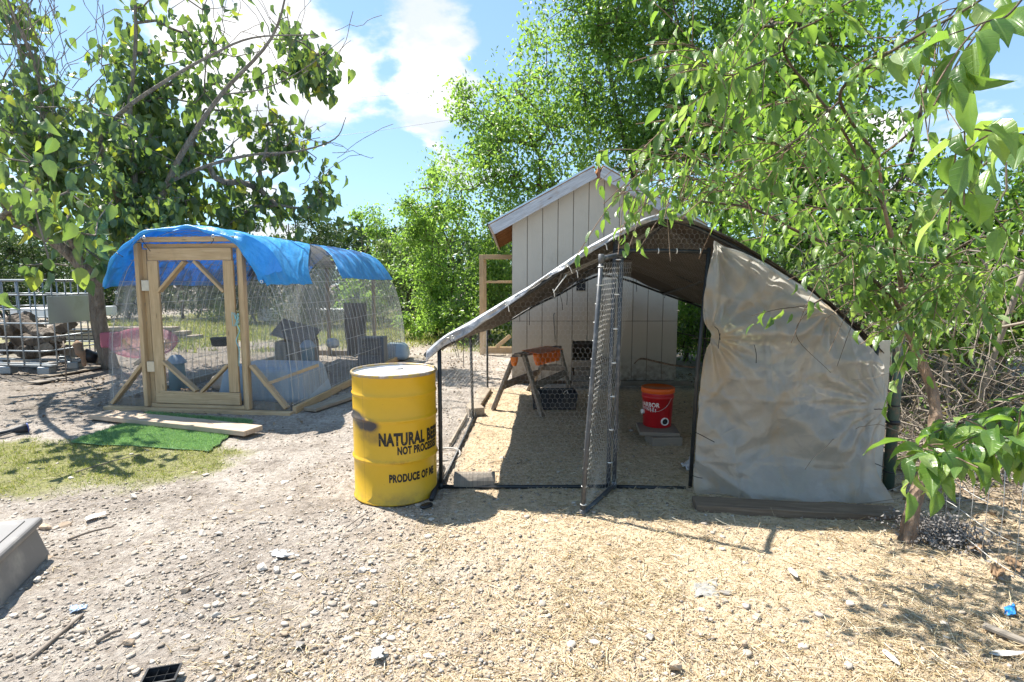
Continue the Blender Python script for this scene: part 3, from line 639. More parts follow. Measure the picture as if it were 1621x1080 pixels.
def build_mulberry():
    root = thing('mulberry_tree', (2.26, 3.04, 0), 'slim young tree in the right foreground with broad bright leaves overhead', 'tree')
    tr = spline([(2.24, 3.02, -.03), P(1446, 800, 3.05), P(1466, 735, 3.1), P(1481, 665, 3.15), P(1473, 610, 3.2), P(1452, 560, 3.2), P(1436, 515, 3.2), P(1428, 460, 3.15), P(1418, 400, 3.05), P(1400, 330, 2.95), P(1390, 250, 2.85)], 6)
    n = len(tr); rr = np.interp(np.linspace(0, 1, n), [0, .04, .12, .3, .5, .62, 1], [.066, .045, .035, .031, .027, .018, .007])*(1+.10*RNG.normal(size=n)); tube('trunk', tr, rr, M['bark_r'], root, 14)
    LB = [  # limbs: (pixels, depths, radius)
        ([(1436, 515), (1410, 470), (1330, 400), (1260, 365), (1190, 330), (1120, 320), (1050, 310)], [3.2, 3.1, 3.1, 3.15, 3.2, 3.2, 3.2], .016),
        ([(1400, 330), (1350, 290), (1290, 250), (1220, 225), (1150, 205), (1100, 190)], [2.95, 2.8, 2.7, 2.65, 2.6, 2.6], .012),
        ([(1390, 250), (1330, 160), (1370, 110), (1447, 60), (1520, 20), (1600, -30)], [2.85, 2.5, 2.3, 2.0, 1.8, 1.6], .010),
        ([(1330, 160), (1300, 185), (1250, 230), (1200, 260)], [2.5, 2.5, 2.5, 2.5], .007),
        ([(1400, 330), (1330, 200), (1240, 80), (1300, 30), (1370, -10)], [2.95, 2.6, 2.4, 2.3, 2.2], .009),
        ([(1240, 80), (1190, 105), (1150, 120), (1110, 100)], [2.4, 2.3, 2.3, 2.3], .005),
        ([(1428, 460), (1480, 420), (1540, 380), (1600, 370), (1660, 350)], [3.15, 3.0, 2.9, 2.7, 2.5], .012),
        ([(1418, 400), (1460, 330), (1520, 290), (1590, 240), (1680, 215)], [3.05, 2.5, 2.0, 1.6, 1.4], .010),
        ([(1680, 215), (1600, 212), (1540, 205), (1500, 222)], [1.4, 1.35, 1.3, 1.3], .004),
        ([(1660, -60), (1600, 20), (1560, 35), (1490, 60)], [1.3, 1.25, 1.2, 1.25], .004),
        ([(1436, 515), (1390, 470), (1340, 450), (1290, 480), (1230, 490), (1190, 500)], [3.2, 3.1, 3.0, 3.0, 3.0, 3.0], .006),
        ([(1290, 480), (1260, 530), (1315, 590)], [3.0, 3.0, 3.0], .004),
        ([(1428, 460), (1380, 430), (1350, 510), (1325, 580)], [3.15, 3.0, 2.95, 2.9], .005),
        ([(1700, 640), (1640, 660), (1580, 660), (1520, 670), (1470, 690)], [2.0, 1.95, 1.9, 1.9, 1.9], .006),
        ([(1700, 690), (1640, 680), (1590, 700), (1540, 720)], [2.0, 1.9, 1.85, 1.85], .005),
        ([(1390, 250), (1450, 200), (1500, 120), (1560, 80)], [2.85, 2.6, 2.3, 2.1], .008),
        ([(1190, 330), (1120, 250), (1050, 230), (1000, 240)], [3.2, 3.15, 3.1, 3.1], .006),
        ([(1190, 330), (1110, 290), (1050, 285), (1000, 320)], [3.1, 3.05, 3.0, 3.0], .005),
        ([(1120, 250), (1060, 245), (1015, 275), (985, 300)], [2.9, 2.9, 2.9, 2.9], .004),
        ([(1700, 720), (1620, 700), (1550, 690), (1490, 720), (1450, 705)], [1.8, 1.75, 1.7, 1.7, 1.7], .004),
        ([(1400, 330), (1300, 330), (1200, 300), (1120, 285), (1060, 290)], [2.95, 2.9, 2.9, 2.9, 2.9], .007),
        ([(1418, 400), (1370, 390), (1320, 420), (1270, 430)], [3.05, 2.9, 2.85, 2.85], .006),
        ([(1560, -40), (1500, 30), (1480, 60), (1440, 100)], [2.2, 2.2, 2.2, 2.2], .005),
        ([(1200, -60), (1180, 30), (1130, 80), (1090, 70)], [2.6, 2.5, 2.4, 2.4], .006),
        ([(1540, 380), (1500, 450), (1450, 500), (1420, 540)], [2.9, 2.8, 2.75, 2.75], .005),
        ([(1600, 370), (1570, 430), (1530, 450)], [2.7, 2.6, 2.6], .004),
    ]
    T = []; D = []; Nn = []; S = []
    def leafy(pts, ls, den, droop=1., start=.15, side=.7):
        seg = np.linalg.norm(np.diff(pts, axis=0), axis=1); cum = np.concatenate([[0], np.cumsum(seg)]); ln = cum[-1]; k = max(3, int(ln/(.045/den)))
        for i in range(k):
            s_ = ln*(start+(1-start)*(i+.5)/k); p = np.array([np.interp(s_, cum, pts[:, a]) for a in range(3)]); j = min(len(pts)-2, int(np.searchsorted(cum, s_))-1); d = pts[j+1]-pts[j]; d /= np.linalg.norm(d)+1e-9
            sd = np.cross(d, [0, 0, 1.]); sd /= np.linalg.norm(sd)+1e-9; sgn = 1 if i % 2 else -1; q = d*random.uniform(.2, .7)+sd*sgn*side*random.uniform(.5, 1.2)+np.array([0, 0, -droop*random.uniform(.25, 1.25)])+RNG.normal(size=3)*.15
            nn = np.array([0, 0, 1.])+RNG.normal(size=3)*.35-.25*d+np.array([-.25, .1, 0]); T.append(p+q/np.linalg.norm(q)*.02+RNG.normal(size=3)*.012); D.append(q); Nn.append(nn); S.append(ls*random.uniform(.55, 1.15))
    SA = []; SB = []; SR = []
    for pix, dep, r in LB:
        pts = spline([P(u, v, d_) for (u, v), d_ in zip(pix, dep)], 7); tube('limb', pts, np.linspace(r*.8, r*.3, len(pts)), M['bark_d'], root, 7)
        near = min(dep) < 2.15; low = near and pix[0][1] > 600; ls = .125 if near else .098
        leafy(pts, ls*.95, 2.0 if low else 1.1 if near else 1.3, .45 if low else .9)
        for _ in range(12 if low else int(1.2*len(pts)/7) if near else int(1.9*len(pts)/3)):   # side shoots
            i = random.randint(2, len(pts)-2); p0 = pts[i]; dz_ = p0[1]*math.cos(PITCH)-(p0[2]-H)*math.sin(PITCH); u_ = 810.5+FPX*p0[0]/dz_; v_ = 540-FPX*(p0[1]*math.sin(PITCH)+(p0[2]-H)*math.cos(PITCH))/dz_
            if 1060 < u_ < 1420 and v_ > np.interp(u_, [1060, 1130, 1210, 1310, 1400], [320, 345, 385, 440, 520]) and p0[1] > 2.6: continue
            d = pts[i+1]-pts[i]; d /= np.linalg.norm(d); q = d+RNG.normal(size=3)*.75; q[2] -= (.0 if low else .25); q /= np.linalg.norm(q); m = random.uniform(.16, .42)*(.42 if low else .55 if near else 1)
            sp = spline([p0, p0+q*m*.5, p0+q*m+np.array([0, 0, -.12*m])], 4); SA += list(sp[:-1]); SB += list(sp[1:]); SR += [.0022]*(len(sp)-1); leafy(sp, ls*random.uniform(.65, 1.), 1.4, .5 if low else 1., .1)
    V, F = segsVF(SA, SB, SR, None, 4); o = mesh('twigs', V, F, M['bark_r'], root); o['kind'] = 'stuff'
    # outer crown leaf bunches that fill between the limbs, away from the viewer
    for (u, v, Y, ru, rv, ry, n) in ((1250, 300, 3.8, 120, 90, .5, 300), (1380, 360, 3.7, 100, 110, .5, 330), (1330, 190, 3.6, 140, 80, .5, 300), (1090, 310, 3.7, 60, 40, .3, 120), (1440, 450, 3.7, 60, 50, .4, 110), (1180, 190, 3.6, 90, 70, .4, 130), (1560, 450, 3.9, 60, 70, .4, 120), (1210, 60, 3.4, 90, 60, .4, 120), (1150, 390, 3.9, 70, 25, .2, 30)):
        c = in_ell(P(u, v, Y), (ru/FPX*Y, ry, rv/FPX*Y), max(4, n//9))
        for p in c:
            q = RNG.normal(size=3); q[2] -= .2; q /= np.linalg.norm(q); m = random.uniform(.12, .32); leafy(np.array([p, p+q*m*.5, p+q*m]), .10, 1.3, 1., 0.)
    T, D, Nn, S = map(np.array, (T, D, Nn, S))
    keep = np.linalg.norm(T-np.array([0, 0, H]), axis=1) > .75
    # nothing grows through the roof cloth, nor far out across the open yard
    zr = np.interp(T[:, 0], [-.6, .34, 1.05, 1.44, 2.2, 2.7], [1.0, 1.6, 1.97, 1.85, 1.38, .9]); keep &= ~((T[:, 1] > 3.80) & (T[:, 0] < 2.6) & (T[:, 2] < zr+.05))
    pu = 810.5+FPX*T[:, 0]/(T[:, 1]*math.cos(PITCH)-(T[:, 2]-H)*math.sin(PITCH)); pv = 540-FPX*(T[:, 1]*math.sin(PITCH)+(T[:, 2]-H)*math.cos(PITCH))/(T[:, 1]*math.cos(PITCH)-(T[:, 2]-H)*math.sin(PITCH))
    bare = (T[:, 1] > 2.6) & (pu > 1035) & (pu < 1400) & (pv > np.interp(pu, [1030, 1046, 1130, 1210, 1310, 1400], [350, 338, 362, 406, 478, 590])+vnoise(pu, pv, .02, 4)*30-22); sprig = ((np.abs(pu-1205) < 50) & (np.abs(pv-505) < 28)) | ((np.abs(pu-1325) < 30) & (np.abs(pv-585) < 22)); keep &= ~(bare & ~sprig & (RNG.random(len(T)) > .05))
    keep &= ~((T[:, 1] > 1.9) & (pu > 1370) & (pv > 50) & (pv < 290) & (RNG.random(len(T)) > .38))
    keep &= RNG.random(len(T)) > .14*(T[:, 1] > 2.2)
    keep &= ~((T[:, 1] > 2.6) & (pu > 1440) & (pv > 560) & (RNG.random(len(T)) > .25))
    gx_ = T[:, 0]+.52*T[:, 2]; gy_ = T[:, 1]-.354*T[:, 2]; keep &= ~((gx_ > 1.0) & (gx_ < 2.7) & (gy_ > 1.7) & (gy_ < 2.9) & (T[:, 1] > 2.2) & (RNG.random(len(T)) < .5))
    T, D, Nn, S = T[keep], D[keep], Nn[keep], S[keep]
    o_ = np.argsort(-S/np.linalg.norm(T-np.array([0, 0, H]), axis=1)); uu = 810.5+FPX*T[:, 0]/T[:, 1]; o_ = o_[np.argsort((uu[o_] > 1680), kind='stable')]
    a, b = o_[:298], o_[298:]
    leaf_objects(OV, D[a], Nn[a], T[a], S[a], M['leaf_mul'], root, 'mul'); leaf_stuff('crown', OVM, D[b], Nn[b], T[b], S[b], M['leaf_mul'], root); print('mulberry leaves', len(T))
build_mulberry()

# ------------------------------------------------------------------ shed
def build_shed():
    x0, x1, y0, y1 = 0.0, 2.40, 8.05, 11.7; zb = .06; ze = 2.33; xr = 1.2; sl_ = .545; zr = ze+xr*sl_
    root = thing('tan_shed', (1.2, y0, 0), 'small tan panel shed with whitewashed gable boards behind the chicken run', 'shed')
    b = NB('tan siding'); n = b.noise(3, 5); s = b.noise(60, 4, stretch=(1, 1, .15)); col = b.mix(n, (.42, .375, .31), (.49, .44, .365)); col = b.mix(b.rng(b.noise(2.3, 6, .7), .55, .8, 0, .35), col, (.27, .22, .16)); zc = b.N.new('ShaderNodeSeparateXYZ'); b.L.new(b.tc(), zc.inputs[0]); col = b.mix(b.math('MULTIPLY', b.rng(zc.outputs[2], .45, .0), b.rng(b.noise(14, 6, .7), .4, .65)), col, (.16, .12, .085))
    sid = b.done(b.pbr(col, .75, nrm=b.bump(b.math('ADD', s, b.noise(25, 4)), .35, .006), spec=.25))
    mdk = m_plain('dark under siding', (.17, .14, .11), .9)
    roofz = lambda x: zr-abs(x-xr)*sl_
    # pop door opening x .92-1.2, z .12-.62; planks are clipped round it
    pw = .2182; k = 0; x = x0
    while x < x1-.01:
        xa = x+.004; xb = min(x+pw, x1)-.004; tops = [(xa, roofz(xa)), (xb, roofz(xb))]
        if xa < xr < xb: tops.insert(1, (xr, zr))
        dx0, dx1, dz0, dz1 = .88, 1.24, .10, .64
        def pnl(pa, pb, za, top):
            pts = [(pa, za), (pb, za)]+[(q[0], q[1]) for q in reversed(top)]
            n_ = len(pts); V = [(q[0], y0-.013, q[1]) for q in pts]+[(q[0], y0, q[1]) for q in pts]; F = [tuple(range(n_)), tuple(range(2*n_-1, n_-1, -1))]+[((i+1) % n_, i, i+n_, (i+1) % n_+n_) for i in range(n_)]
            bevel(mesh('siding_panel', np.array(V), F, sid, root), .0025)
        seam = .93
        if xb < dx0 or xa > dx1: pnl(xa, xb, zb, [(xa, seam-.003), (xb, seam-.003)])
        else:
            pnl(xa, xb, dz1, [(xa, seam-.003), (xb, seam-.003)])
            if xa < dx0: pnl(xa, dx0, zb, [(xa, dz1-.001), (dx0, dz1-.001)])
            if xb > dx1: pnl(dx1, xb, zb, [(dx1, dz1-.001), (xb, dz1-.001)])
        pnl(xa, xb, seam+.003, tops); x += pw
    # backing wall with the opening, other walls, floor skid
    V = [(x0, y0+.002, zb), (.88, y0+.002, zb), (.88, y0+.002, .64), (1.24, y0+.002, .64), (1.24, y0+.002, zb), (x1, y0+.002, zb), (x1, y0+.002, ze), (xr, y0+.002, zr), (x0, y0+.002, ze)]
    F = [(0, 1, 2, 8), (2, 3, 7, 8), (3, 4, 5, 6), (3, 6, 7)]; mesh('wall_sheathing', np.array(V), F, mdk, root)
    for nm, xx in (('side_wall', x0), ('side_wall', x1)):
        beam(nm, (xx+(.02 if xx < 1 else -.02), y0+.004, (zb+ze)/2), (xx+(.02 if xx < 1 else -.02), y1, (zb+ze)/2), .04, ze-zb, sid, root, bev=0)
    V = [(x0, y1, zb), (x1, y1, zb), (x1, y1, ze), (xr, y1, zr), (x0, y1, ze)]; mesh('back_wall', np.array(V), [(0, 1, 2, 3, 4)], sid, root)
    beam('floor', (xr, y0+.01, .04), (xr, y1, .04), 2.36, .06, M['wood_brown'], root)
    # corner trim sits proud
    # roof: decks, shingles, fascia
    ov = .26; fo = .16; th = .02; shg = m_plain('black shingle', (.045, .045, .048), .95, .35, 40, bump=.8); wh = NB('whitewashed board'); uv = wh.tc('UV')
    g = wh.noise(1, 6, .7, vec=uv, stretch=(2.5, 40, 1), dist=1.2); pk = wh.noise(2.2, 6, .7); cw = wh.ramp(g, ((.3, (.28, .285, .30)), (.55, (.44, .45, .475)), (.75, (.54, .55, .57)))); cw = wh.mix(wh.rng(pk, .56, .72, 0, .8), cw, (.33, .24, .17))
    kn = wh.vor(1, vec=uv, stretch=(2., 8, 1)); cw = wh.mix(wh.rng(kn, .12, .04, 0, .85), cw, (.16, .11, .07)); white = wh.done(wh.pbr(cw, .8, nrm=wh.bump(g, .3, .003), spec=.2))
    osb = m_wood('roof deck', (.28, .13, .05), (.45, .23, .10), (.55, .3, .14)); drip = m_plain('pale blue drip edge', (.45, .58, .66), .4, .1, 8, metal=.4)
    for sg in (-1, 1):
        ex = xr+sg*(xr+ov); ez = zr-(xr+ov)*sl_; d = np.array([sg*math.cos(math.atan(sl_)), 0, -math.sin(math.atan(sl_))]); nrm = np.array([sg*math.sin(math.atan(sl_)), 0, math.cos(math.atan(sl_))]); ln = (xr+ov)/math.cos(math.atan(sl_)); top = np.array([xr, 0, zr])
        q = lambda t, yy, h_: top+d*t+nrm*h_+np.array([0, yy, 0])
        beam('roof_deck', q(ln/2, y0-fo, .12), q(ln/2, y1+.12, .12), ln, .018, osb, root, up=nrm, bev=0)
        rows = 13
        for r_ in range(rows): # shingle courses, each lapping the one below
            a = ln*(r_)/rows; b_ = ln*(r_+1)/rows+.03; sh = beam('shingle_course', q((a+b_)/2, y0-fo-.018+random.uniform(-.004, .006), .138+.004), q((a+b_)/2, y1+.13, .142), b_-a, .007, shg, root, up=nrm+d*.035, bev=0)
        beam('barge_board', q(.012+(.03 if sg < 0 else 0), y0-fo-.012, .035), q(ln, y0-fo-.012, .035), .03, .145, white, root, up=nrm)
        beam('drip_edge', q(0, y0-fo-.032, .132), q(ln+.01, y0-fo-.032, .132), .006, .022, drip, root, up=nrm, bev=0)
        beam('eave_board', q(ln+.012, y0-fo, .045), q(ln+.012, y1+.1, .045), .14, .022, M['pine_pale'] if sg < 0 else white, root, up=d, bev=0)
        for yy in np.arange(y0+.3, y1, .41): beam('rafter_tail', q(ln-ov-.12, yy, .06), q(ln-.005, yy, .06), .038, .1, osb, root, up=nrm, bev=0)
        beam('rake_rafter', q(.03, y0-.03, .055), q(ln-.02, y0-.03, .055), .03, .10, osb, root, up=nrm, bev=0)
    beam('ridge_block', (xr, y0-fo-.02, zr-.06), (xr, y0-fo-.02, zr+.11), .035, .03, m_plain('reddish ridge end', (.22, .10, .06), .8), root, up=(0, 1, 0))
    beam('ridge_board', (xr, y0-fo, zr+.02), (xr, y1, zr+.02), .03, .12, osb, root)
    bevel(mesh('vent_hatch', *boxVF((.99+.0, y0-.022, 1.47), (.13, .012, .2)), m_plain('dark vent', (.02, .02, .02), .8), root), .003)
    hk = tube('wire_hook', spline([(.62, y0-.03, 1.05), (.60, y0-.03, 1.0), (.615, y0-.03, .8), (.625, y0-.03, .62)], 5), .006, M['wire_dark'], root, 5)
    # little porch frame against the left wall
    f = thing('lumber_frame', (-.6, 11.3, 0), 'open lumber frame standing against the left wall of the shed', 'frame')
    px = -.62; py = 11.45; pt = 2.05
    beam('post', (px, py, 0), (px, py, pt), .09, .09, M['pine'], f, up=(0, 1, 0)); beam('top_rail', (px+.046, py, pt-.045), (-.002, py, pt-.045), .09, .09, M['pine'], f)
    beam('mid_rail', (px+.046, py, 1.5), (-.002, py, 1.5), .04, .05, M['pine'], f); beam('bottom_rail', (px+.046, py, .09), (-.002, py, .09), .06, .14, M['pine'], f); beam('brace', (px+.3, py-.046, .16), (-.03, py-.046, .4), .03, .08, M['pine'], f)
    beam('post', (px, 12.6, 0), (px, 12.6, pt), .09, .09, M['pine'], f, up=(0, 1, 0)); beam('top_rail', (px, py+.046, pt-.045), (px, 12.55, pt-.045), .09, .09, M['pine'], f)
    # boards stacked as a sill and ramp at the pop door
    r = thing('ramp_boards', (1.06, y0-.1, 0), 'short weathered boards stacked below the pop door in the shed wall', 'boards')
    for i, (z, wd, dx) in enumerate(((.07, .36, 0), (.19, .34, .02), (.31, .37, -.01), (.43, .44, .06))):
        if i < 3: beam('board', (1.06+dx-wd/2, y0-.05, z), (1.06+dx+wd/2, y0-.05, z+.004), .03, .112, M['wood_grey'], r)
    beam('board', (1.25, y0-.05, .37), (1.5, y0-.06, .33), .03, .11, M['wood_grey'], r)
    ns = NB('nest straw'); c_ = ns.ramp(ns.noise(60, 5, .7), ((.3, (.07, .05, .03)), (.7, (.3, .23, .14)))); nest = ns.done(ns.pbr(c_, .95, nrm=ns.bump(ns.noise(80, 4), 1, .02)))
    o = grid('straw_bed', lambda a, c: np.stack([.9+a*.34, y0+.03+c*.7, .18+.25*c+.06*fbm(a*3, c*3, 2, 3)], -1), 20, 30, nest, root); o['kind'] = 'stuff'
def boxVF(c, s):
    c = np.array(c, float); s = np.array(s)/2; V = np.array([c+s*np.array([i, j, k]) for k in (-1, 1) for j in (-1, 1) for i in (-1, 1)])
    return V, [(0, 2, 3, 1), (4, 5, 7, 6), (0, 1, 5, 4), (2, 6, 7, 3), (0, 4, 6, 2), (1, 3, 7, 5)]
build_shed()

# ------------------------------------------------------------------ canopy run
def resample(pts, n):
    pts = np.asarray(pts, float); s = np.concatenate([[0], np.cumsum(np.linalg.norm(np.diff(pts, axis=0), axis=1))]); t = np.linspace(0, s[-1], n); return np.stack([np.interp(t, s, pts[:, k]) for k in range(pts.shape[1])], 1)
FA = [P(u, v, 3.87) for u, v in ((676, 558), (690, 545), (709, 531), (745, 511), (800, 478), (839, 455), (885, 424), (930, 394), (975, 369), (1016, 350), (1046, 341))]
FB = [P(u, v, 3.87) for u, v in ((1046, 341), (1085, 347), (1130, 367), (1170, 388), (1210, 412), (1255, 441), (1300, 472), (1345, 510), (1395, 560))]
BA = [P(u, v, 7.6) for u, v in ((768, 507), (785, 509), (805, 505), (836, 487), (860, 474), (885, 463), (915, 446), (950, 432))]
BB = [P(u, v, 7.6) for u, v in ((950, 432), (986, 438), (1025, 452), (1060, 465), (1113, 484), (1160, 508), (1190, 525))]
nA = 60; FRONT = np.concatenate([resample(spline(FA, 5), nA), resample(spline(FB, 5), nA)[1:]]); BACK = np.concatenate([resample(spline(BA, 5), nA), resample(spline(BB, 5), nA)[1:]]); NR = len(FRONT)
def roof_pt(a, b):
    """a across 0..1, b depth 0..1"""
    a = np.asarray(a, float); b = np.asarray(b, float); i = a*(NR-1); k = np.arange(NR)
    f = np.stack([np.interp(i, k, FRONT[:, q]) for q in range(3)], -1); g = np.stack([np.interp(i, k, BACK[:, q]) for q in range(3)], -1)
    p = f*(1-b[..., None])+g*b[..., None]; return p
def hexwire(name, o, U, Vv, wd, ht, inside, parent, mat, c=.035, r=.00038, wob=.002):
    o, U, Vv = map(lambda q: np.array(q, float), (o, U, Vv)); Nn = np.cross(U, Vv); hx = c; hy = c*.62
    nx = int(wd/hx)+2; ny = int(ht/(hy*1.5))+2; A = []; B = []
    i, j = np.meshgrid(np.arange(nx), np.arange(ny), indexing='ij'); x = (i+.5*(j % 2))*hx; y = j*hy*1.5
    n0 = np.stack([x, y+hy/2+0*x], -1); n1 = np.stack([x+hx/2, y+hy], -1); n2 = np.stack([x-hx/2, y+hy], -1); low = np.stack([x, y-hy/2+0*x], -1)
    a = np.concatenate([n0.reshape(-1, 2)]*2+[low.reshape(-1, 2)]); b_ = np.concatenate([n1.reshape(-1, 2), n2.reshape(-1, 2), n0.reshape(-1, 2)])
    ok = inside(a[:, 0], a[:, 1]) & inside(b_[:, 0], b_[:, 1]) & (a[:, 0] >= 0) & (a[:, 0] <= wd) & (b_[:, 0] >= 0) & (b_[:, 0] <= wd) & (a[:, 1] >= 0) & (b_[:, 1] <= ht); a = a[ok]; b_ = b_[ok]
    W_ = lambda q: o+q[:, :1]*U+q[:, 1:]*Vv+Nn*((fbm(q[:, 0], q[:, 1], 3, 2, 8)-.5)*wob*10)[:, None]+((fbm(q[:, 0], q[:, 1], 9, 2, 3)-.5)*wob*3)[:, None]*U
    V, F = segsVF(W_(a), W_(b_), r, None, 3); p = mesh(name, V, F, mat, parent, smooth=True); p['kind'] = 'stuff'; return p
def build_run():
    run = thing('chicken_run', (.9, 3.87, 0), 'black pipe framed chicken run with an open wire gate beneath the arched tarp', 'chicken run')
    pv, pg = M['pvc'], M['pvc_grey']
    low = lambda pt, dz=.03: pt-np.array([0, 0, dz])
    r = .0145
    tube('arch_pipe', [low(p) for p in FRONT[4:-4:3]], r, pv, run, 8); tube('arch_pipe', [low(p) for p in BACK[2:-2:3]], r, pv, run, 8)
    mid = [low(roof_pt(a, .5), .035) for a in np.linspace(.02, .98, 36)]; tube('arch_pipe', mid, r, pv, run, 8)
    for a in (.03, .3, .51, .70, .86): tube('purlin', [low(roof_pt(a, b_), .04) for b_ in np.linspace(0, 1, 9)], r, pv, run, 8)
    for (x, y, lean) in ((-.51, 3.87, 0), (-.42, 5.86, -.02), (-.34, 7.6, .0)):
        zt = 1.08 if y < 4 else (1.0 if y < 6 else .93); tube('post', [(x, y, 0), (x+lean*.5, y, zt*.5), (x+lean, y, zt)], r, pv, run, 8)
        tube('coupling', [(x, y, .0), (x, y, .05)], r*1.25, pv, run, 8)
    tube('bottom_rail', [(-.51, 3.87, .022), (-.1, 3.86, .024), (.3, 3.87, .02), (.70, 3.87, .024)], r, pv, run, 8)
    tube('bottom_rail', [(.74, 3.87, .022), (1.0, 3.865, .018), (1.25, 3.87, .01)], r, pv, run, 8)
    tube('side_rail', [(-.51, 3.9, .02), (-.42, 5.86, .02), (-.34, 7.6, .02)], r, pv, run, 8)
    tube('gate_post', [(.695, 3.88, 0), P(966, 600, 3.89), P(975, 362, 3.9)], r*1.1, pg, run, 9)
    for i in range(7):
        z = .2+i*.24; c = np.array([.697+.03*z/1.7*1.4, 3.88, z]); lathe('wire_tie', [(r*1.2, -.004), (r*1.45, -.002), (r*1.45, .002), (r*1.2, .004)], c, M['white_plastic'], run, 10)
    tube('top_rail', [P(974, 397, 3.88), P(1050, 397, 3.88), P(1124, 399, 3.88)], r*.95, pv, run, 8)
    for u in (1014, 1042, 1071, 1108): lathe('wire_tie', [(r*1.0, -.003), (r*1.35, -.002), (r*1.35, .002), (r*1.0, .003)], P(u, 397.5, 3.88), M['white_plastic'], run, 10, axis=(1, 0, 0))
    tube('post', [(1.285, 3.88, 0), (1.31, 3.88, .9), (1.36, 3.88, 1.72)], r, pv, run, 8); tube('post', [(2.47, 3.80, 0), (2.50, 3.82, .6), (2.54, 3.84, 1.05)], r, pv, run, 8)
    for y in (5.7, 7.5): tube('post', [(2.6, y, 0), (2.62, y, 1.05)], r, pv, run, 8)
    # gate, swung open towards the yard
    gate = mesh('gate', *[np.concatenate(z) if k == 0 else z for k, z in enumerate([[tubeVF([P(922, 816, 3.4), P(930, 690, 3.42), P(941, 560, 3.45), P(952, 410, 3.5)], .0155, 10)[0]], tubeVF([P(922, 816, 3.4), P(930, 690, 3.42), P(941, 560, 3.45), P(952, 410, 3.5)], .0155, 10)[1]])], pg, run, smooth=True)
    g0, g1, h0, h1 = P(922, 814, 3.4), P(952, 410, 3.5), P(972, 768, 3.86), P(984, 402, 3.88)
    tube('gate_stile', [h0, (h0+h1)/2+np.array([.0, 0, 0]), h1], .0155, pg, gate, 10); tube('gate_rail', [g0, h0], .0155, pg, gate, 10); tube('gate_rail', [g1, h1], .0155, pg, gate, 10)
    for p in (g0, g1, h0, h1): lathe('elbow', [(.012, -.03), (.0195, -.028), (.0195, .028), (.012, .03)], p, pg, gate, 10)
    for t in np.linspace(.04, .97, 14):
        c = g0*(1-t)+g1*t; lathe('wire_tie', [(.016, -.003), (.0195, -.002), (.0195, .002), (.016, .003)], c+RNG.normal(size=3)*.001, M['white_plastic'], gate, 10)
    U = h0-g0; wd = np.linalg.norm(U); U = U/wd; Vv = g1-g0; ht = np.linalg.norm(Vv); Vv /= ht
    Wm = M['wire']
    o = hexwire('chicken_wire', g0, U, Vv, wd, ht, lambda a, b_: a > -1, gate, Wm, .036, .00062, .009)
    # fixed wire on the front left bay, the side, over the gate and under the roof
    ro = lambda x: np.interp(x, FRONT[:, 0], FRONT[:, 2])
    hexwire('chicken_wire', (-.50, 3.875, .03), (1, 0, 0), (0, 0, 1), 1.19, 2, lambda a, b_: b_+.03 < ro(a-.50)-.03, run, Wm)
    hexwire('chicken_wire', (.71, 3.875, 1.70), (1, 0, 0), (0, 0, 1), .64, .3, lambda a, b_: b_+1.70 < ro(a+.71)-.03, run, Wm)
    hexwire('chicken_wire', (-.51, 3.88, .03), (.045, .999, 0), (0, 0, 1), 3.72, .95, lambda a, b_: a > -1, run, Wm, .045, .00035)
    for i in range(3):
        a_ = (.3, .51, .70)[i]; p0 = roof_pt(a_, .03); p1 = roof_pt((.51, .70, .86)[i], .03)
        U_ = p1-p0; l_ = np.linalg.norm(U_); hexwire('roof_wire', p0-np.array([0, 0, .05]), U_/l_, (0, 1, -.06), l_, 2.2, lambda a, b_: a > -1, run, M['wire'], .036)
    # the tarp
    tp = thing('grey_tarp', (.9, 3.87, 1.0), 'silver and dark brown tarp arched over the chicken run, sagging to the left', 'tarp')
    n_ = NB('silver tarp'); c_ = n_.mix(n_.rng(n_.noise(16, 6, .7), .35, .65), (.20, .205, .22), (.48, .49, .51)); c_ = n_.mix(n_.rng(n_.noise(3, 6, .7), .52, .66, 0, .75), c_, (.12, .115, .11)); silver = n_.done(n_.pbr(c_, .38, .15, nrm=n_.bump(n_.noise(18, 5, .65), .6, .012), spec=.5))
    n_ = NB('brown tarp lining'); wv = n_.noise(3, 7, .65); c_ = n_.ramp(wv, ((.3, (.05, .042, .034)), (.6, (.10, .085, .068)), (.8, (.17, .15, .12)))); nb = n_.bump(n_.noise(9, 6, .6), .6, .03)
    lining = n_.done(n_.mixs(.16, n_.pbr(c_, .6, nrm=nb, spec=.35), n_.trl((.4, .3, .2), nb)))
    def crum(a, b_): return (fbm(a*9, b_*9, 1, 4, 51)-.5)*.075+(fbm(a*30, b_*14, 1, 3, 15)-.5)*.018-.05*np.sin(math.pi*b_)*(1-.3*np.sin(math.pi*a))-.012*np.abs(np.sin(b_*math.pi*3))
    def top(a, b_, dz=.012):
        p = roof_pt(a, b_).copy(); p[..., 2] += dz+crum(a, b_)*sst(0, .12, b_)*1.; return p
    grid('top_skin', lambda a, b_: top(a, b_), 150, 90, silver, tp, flip=False)
    grid('lining', lambda a, b_: top(a, b_, .004), 150, 90, lining, tp)
    # front flap: turns over the front pipe and hangs
    def flap(a, b_):
        p = roof_pt(a, a*0).copy(); hang = .048+.026*np.sin(a*19)*np.sin(a*7)+.022*sst(.3, .05, a)*1+.03*(fbm(a*26, b_, 1, 3, 4)-.3); hang = hang*(.85-.65*sst(.5, .62, a))
        p[..., 1] -= .035*np.sin(np.minimum(1, b_*2.2)*math.pi/2)+.02*(fbm(a*16, b_*2, 1, 3, 7)-.5)*b_+.014*np.sin(a*60+b_*2)*b_+.02*(fbm(a*60, b_*3, 1, 3, 77)-.5); p[..., 2] += .012-hang*b_**1.4
        p[..., 0] += .004*np.sin(a*90)*b_; return p
